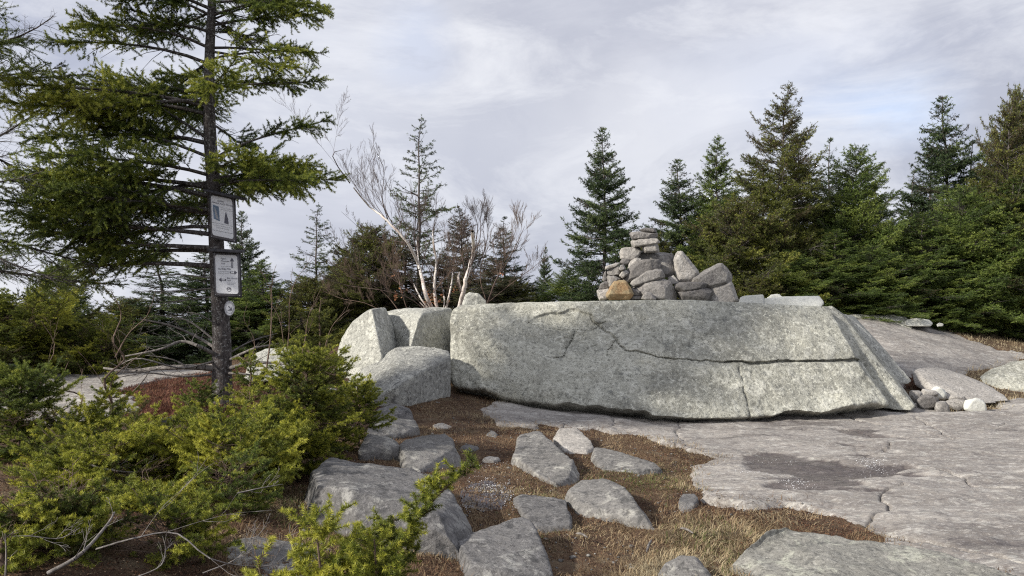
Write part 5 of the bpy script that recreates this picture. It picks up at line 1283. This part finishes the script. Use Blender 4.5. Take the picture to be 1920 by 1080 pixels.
# ------------------------------------------------------------------ camera, light, sky
cam = bpy.data.cameras.new('camera'); co = bpy.data.objects.new('camera', cam); COL.objects.link(co)
co.location = (0, 0, EYE); co.rotation_euler = (PI/2, 0, 0)
cam.sensor_width = 36; cam.lens = 36*F/1920; cam.shift_y = (HY-540)/1920; cam.clip_end = 20000; cam.clip_start = .05
S.camera = co
sd = norm(np.array([-.80, -.40, .50]))
sun = bpy.data.lights.new('sun', 'SUN'); so = bpy.data.objects.new('sun', sun); COL.objects.link(so)
sun.energy = 4.9; sun.angle = math.radians(3.0); sun.color = (1, .94, .84)
so.rotation_euler = Vector(sd).to_track_quat('Z', 'Y').to_euler()

w = bpy.data.worlds.new('World'); S.world = w; w.use_nodes = True; nt = w.node_tree; nt.nodes.clear()
class WN(N):
    def __init__(s): s.t = nt
W_ = WN()
out = W_.n('ShaderNodeOutputWorld'); bg = W_.n('ShaderNodeBackground'); bg.inputs[1].default_value = .091; W_.l(bg.outputs[0], out.inputs[0])
sky = W_.n('ShaderNodeTexSky', sky_type='NISHITA'); sky.sun_disc = False; sky.sun_elevation = math.asin(sd[2]); sky.sun_rotation = math.atan2(sd[0], sd[1])
dr_ = W_.n('ShaderNodeTexCoord').outputs['Generated']
def pd(px, py): return norm(np.array([(px-CX)/F, 1, (HY-py)/F]))
def blob(px, py, rin, rout, warp=.25, sx=1.):
    """soft region of the sky round one direction"""
    nz = W_.n('ShaderNodeTexNoise'); W_.l(dr_, nz.inputs['Vector']); nz.inputs['Scale'].default_value = 3.5; nz.inputs['Detail'].default_value = 6
    off = W_.n('ShaderNodeVectorMath', operation='SUBTRACT'); W_.l(nz.outputs['Color'], off.inputs[0]); off.inputs[1].default_value = (.5, .5, .5)
    scv = W_.n('ShaderNodeVectorMath', operation='SCALE'); W_.l(off.outputs[0], scv.inputs[0]); scv.inputs['Scale'].default_value = warp
    ad = W_.n('ShaderNodeVectorMath', operation='ADD'); W_.l(dr_, ad.inputs[0]); W_.l(scv.outputs[0], ad.inputs[1])
    sb = W_.n('ShaderNodeVectorMath', operation='SUBTRACT'); W_.l(ad.outputs[0], sb.inputs[0]); sb.inputs[1].default_value = tuple(pd(px, py))
    ml = W_.n('ShaderNodeVectorMath', operation='MULTIPLY'); W_.l(sb.outputs[0], ml.inputs[0]); ml.inputs[1].default_value = (1/sx, 1, 1)
    le = W_.n('ShaderNodeVectorMath', operation='LENGTH'); W_.l(ml.outputs[0], le.inputs[0])
    return W_.ramp(le.outputs['Value'], rin, rout, 1, 0)
vst = W_.mapv(dr_, (1, 1, 2.2))
n1 = W_.noise(vst, 2.3, 8, .55, .35); n2 = W_.noise(W_.mapv(dr_, (1, 1, 2.6), (3, 1, 5)), 5.5, 8, .62, .3)
nn = W_.math('ADD', W_.math('MULTIPLY', n1, .62), W_.math('MULTIPLY', n2, .38))
c = W_.mix(W_.ramp(nn, .455, .545), (4.5, 4.75, 5.8), (8.3, 8.4, 9.0))
def dim(c, bl, col, k): return W_.mix(W_.math('MULTIPLY', bl, k), c, col)
c = dim(c, blob(620, 300, .05, .38, .45, 1.8), (4.5, 4.8, 6.0), .72)
c = dim(c, blob(930, 200, .04, .36, .6, 1.7), (5.0, 5.2, 6.1), .88)
c = dim(c, blob(150, 250, .05, .35, .3, 1.0), (4.5, 4.9, 6.3), .5)
c = dim(c, blob(1230, 360, .03, .16, .25, 1.6), (8.6, 8.7, 9.1), .65)
c = dim(c, blob(640, 80, .03, .22, .25, 1.4), (8.4, 8.6, 9.2), .6)
c = dim(c, blob(520, 420, .02, .14, .2, 2.0), (7.6, 7.7, 8.4), .6)
c = dim(c, blob(1600, 60, .1, .5, .3, 1.5), (6.9, 7.0, 7.6), .25)
c = dim(c, blob(60, 510, .02, .22, .3, 1.5), (8.2, 8.3, 8.9), .7)
c = dim(c, blob(1540, 195, .01, .12, .2, 1.8), (7.2, 8.0, 9.8), .45)
c = dim(c, blob(1690, 215, .01, .07, .15, 1.6), (6.2, 7.7, 10.4), .6)
c = dim(c, blob(770, 95, .0, .07, .15, 1.0), (6.2, 7.3, 9.8), .5)
c = dim(c, blob(1330, 230, .0, .10, .25, 2.2), (8.4, 8.5, 9.0), .6)
c = dim(c, blob(960, 60, .0, .12, .25, 1.6), (5.6, 5.75, 6.5), .6)
n3 = W_.noise(W_.mapv(dr_, (1, 1, 2.4), (8, 2, 1)), 3.1, 9, .62, .5)
c = W_.mix(W_.ramp(n3, .47, .64, 0, .7), c, (4.9, 5.1, 6.0))
n4 = W_.noise(W_.mapv(dr_, (1, 1, 2.8), (1, 9, 4)), 4.0, 9, .64, .5)
c = W_.mix(W_.ramp(n4, .49, .70, 0, .7), c, (8.9, 9.0, 9.4))
c = W_.mix(.06, c, sky.outputs[0])
W_.l(c, bg.inputs[0])

vs = S.view_settings; vs.view_transform = 'Standard'; vs.look = 'None'; vs.exposure = 0.26; vs.gamma = 1
S.cycles.max_bounces = 6; S.cycles.diffuse_bounces = 3; S.cycles.glossy_bounces = 2; S.cycles.transmission_bounces = 3; S.cycles.caustics_reflective = False; S.cycles.caustics_refractive = False
S.cycles.use_adaptive_sampling = True; S.cycles.use_denoising = False; S.cycles.filter_width = 1.15; S.cycles.sample_clamp_indirect = 4; S.cycles.adaptive_threshold = .012
print('done', time.time()-T0)
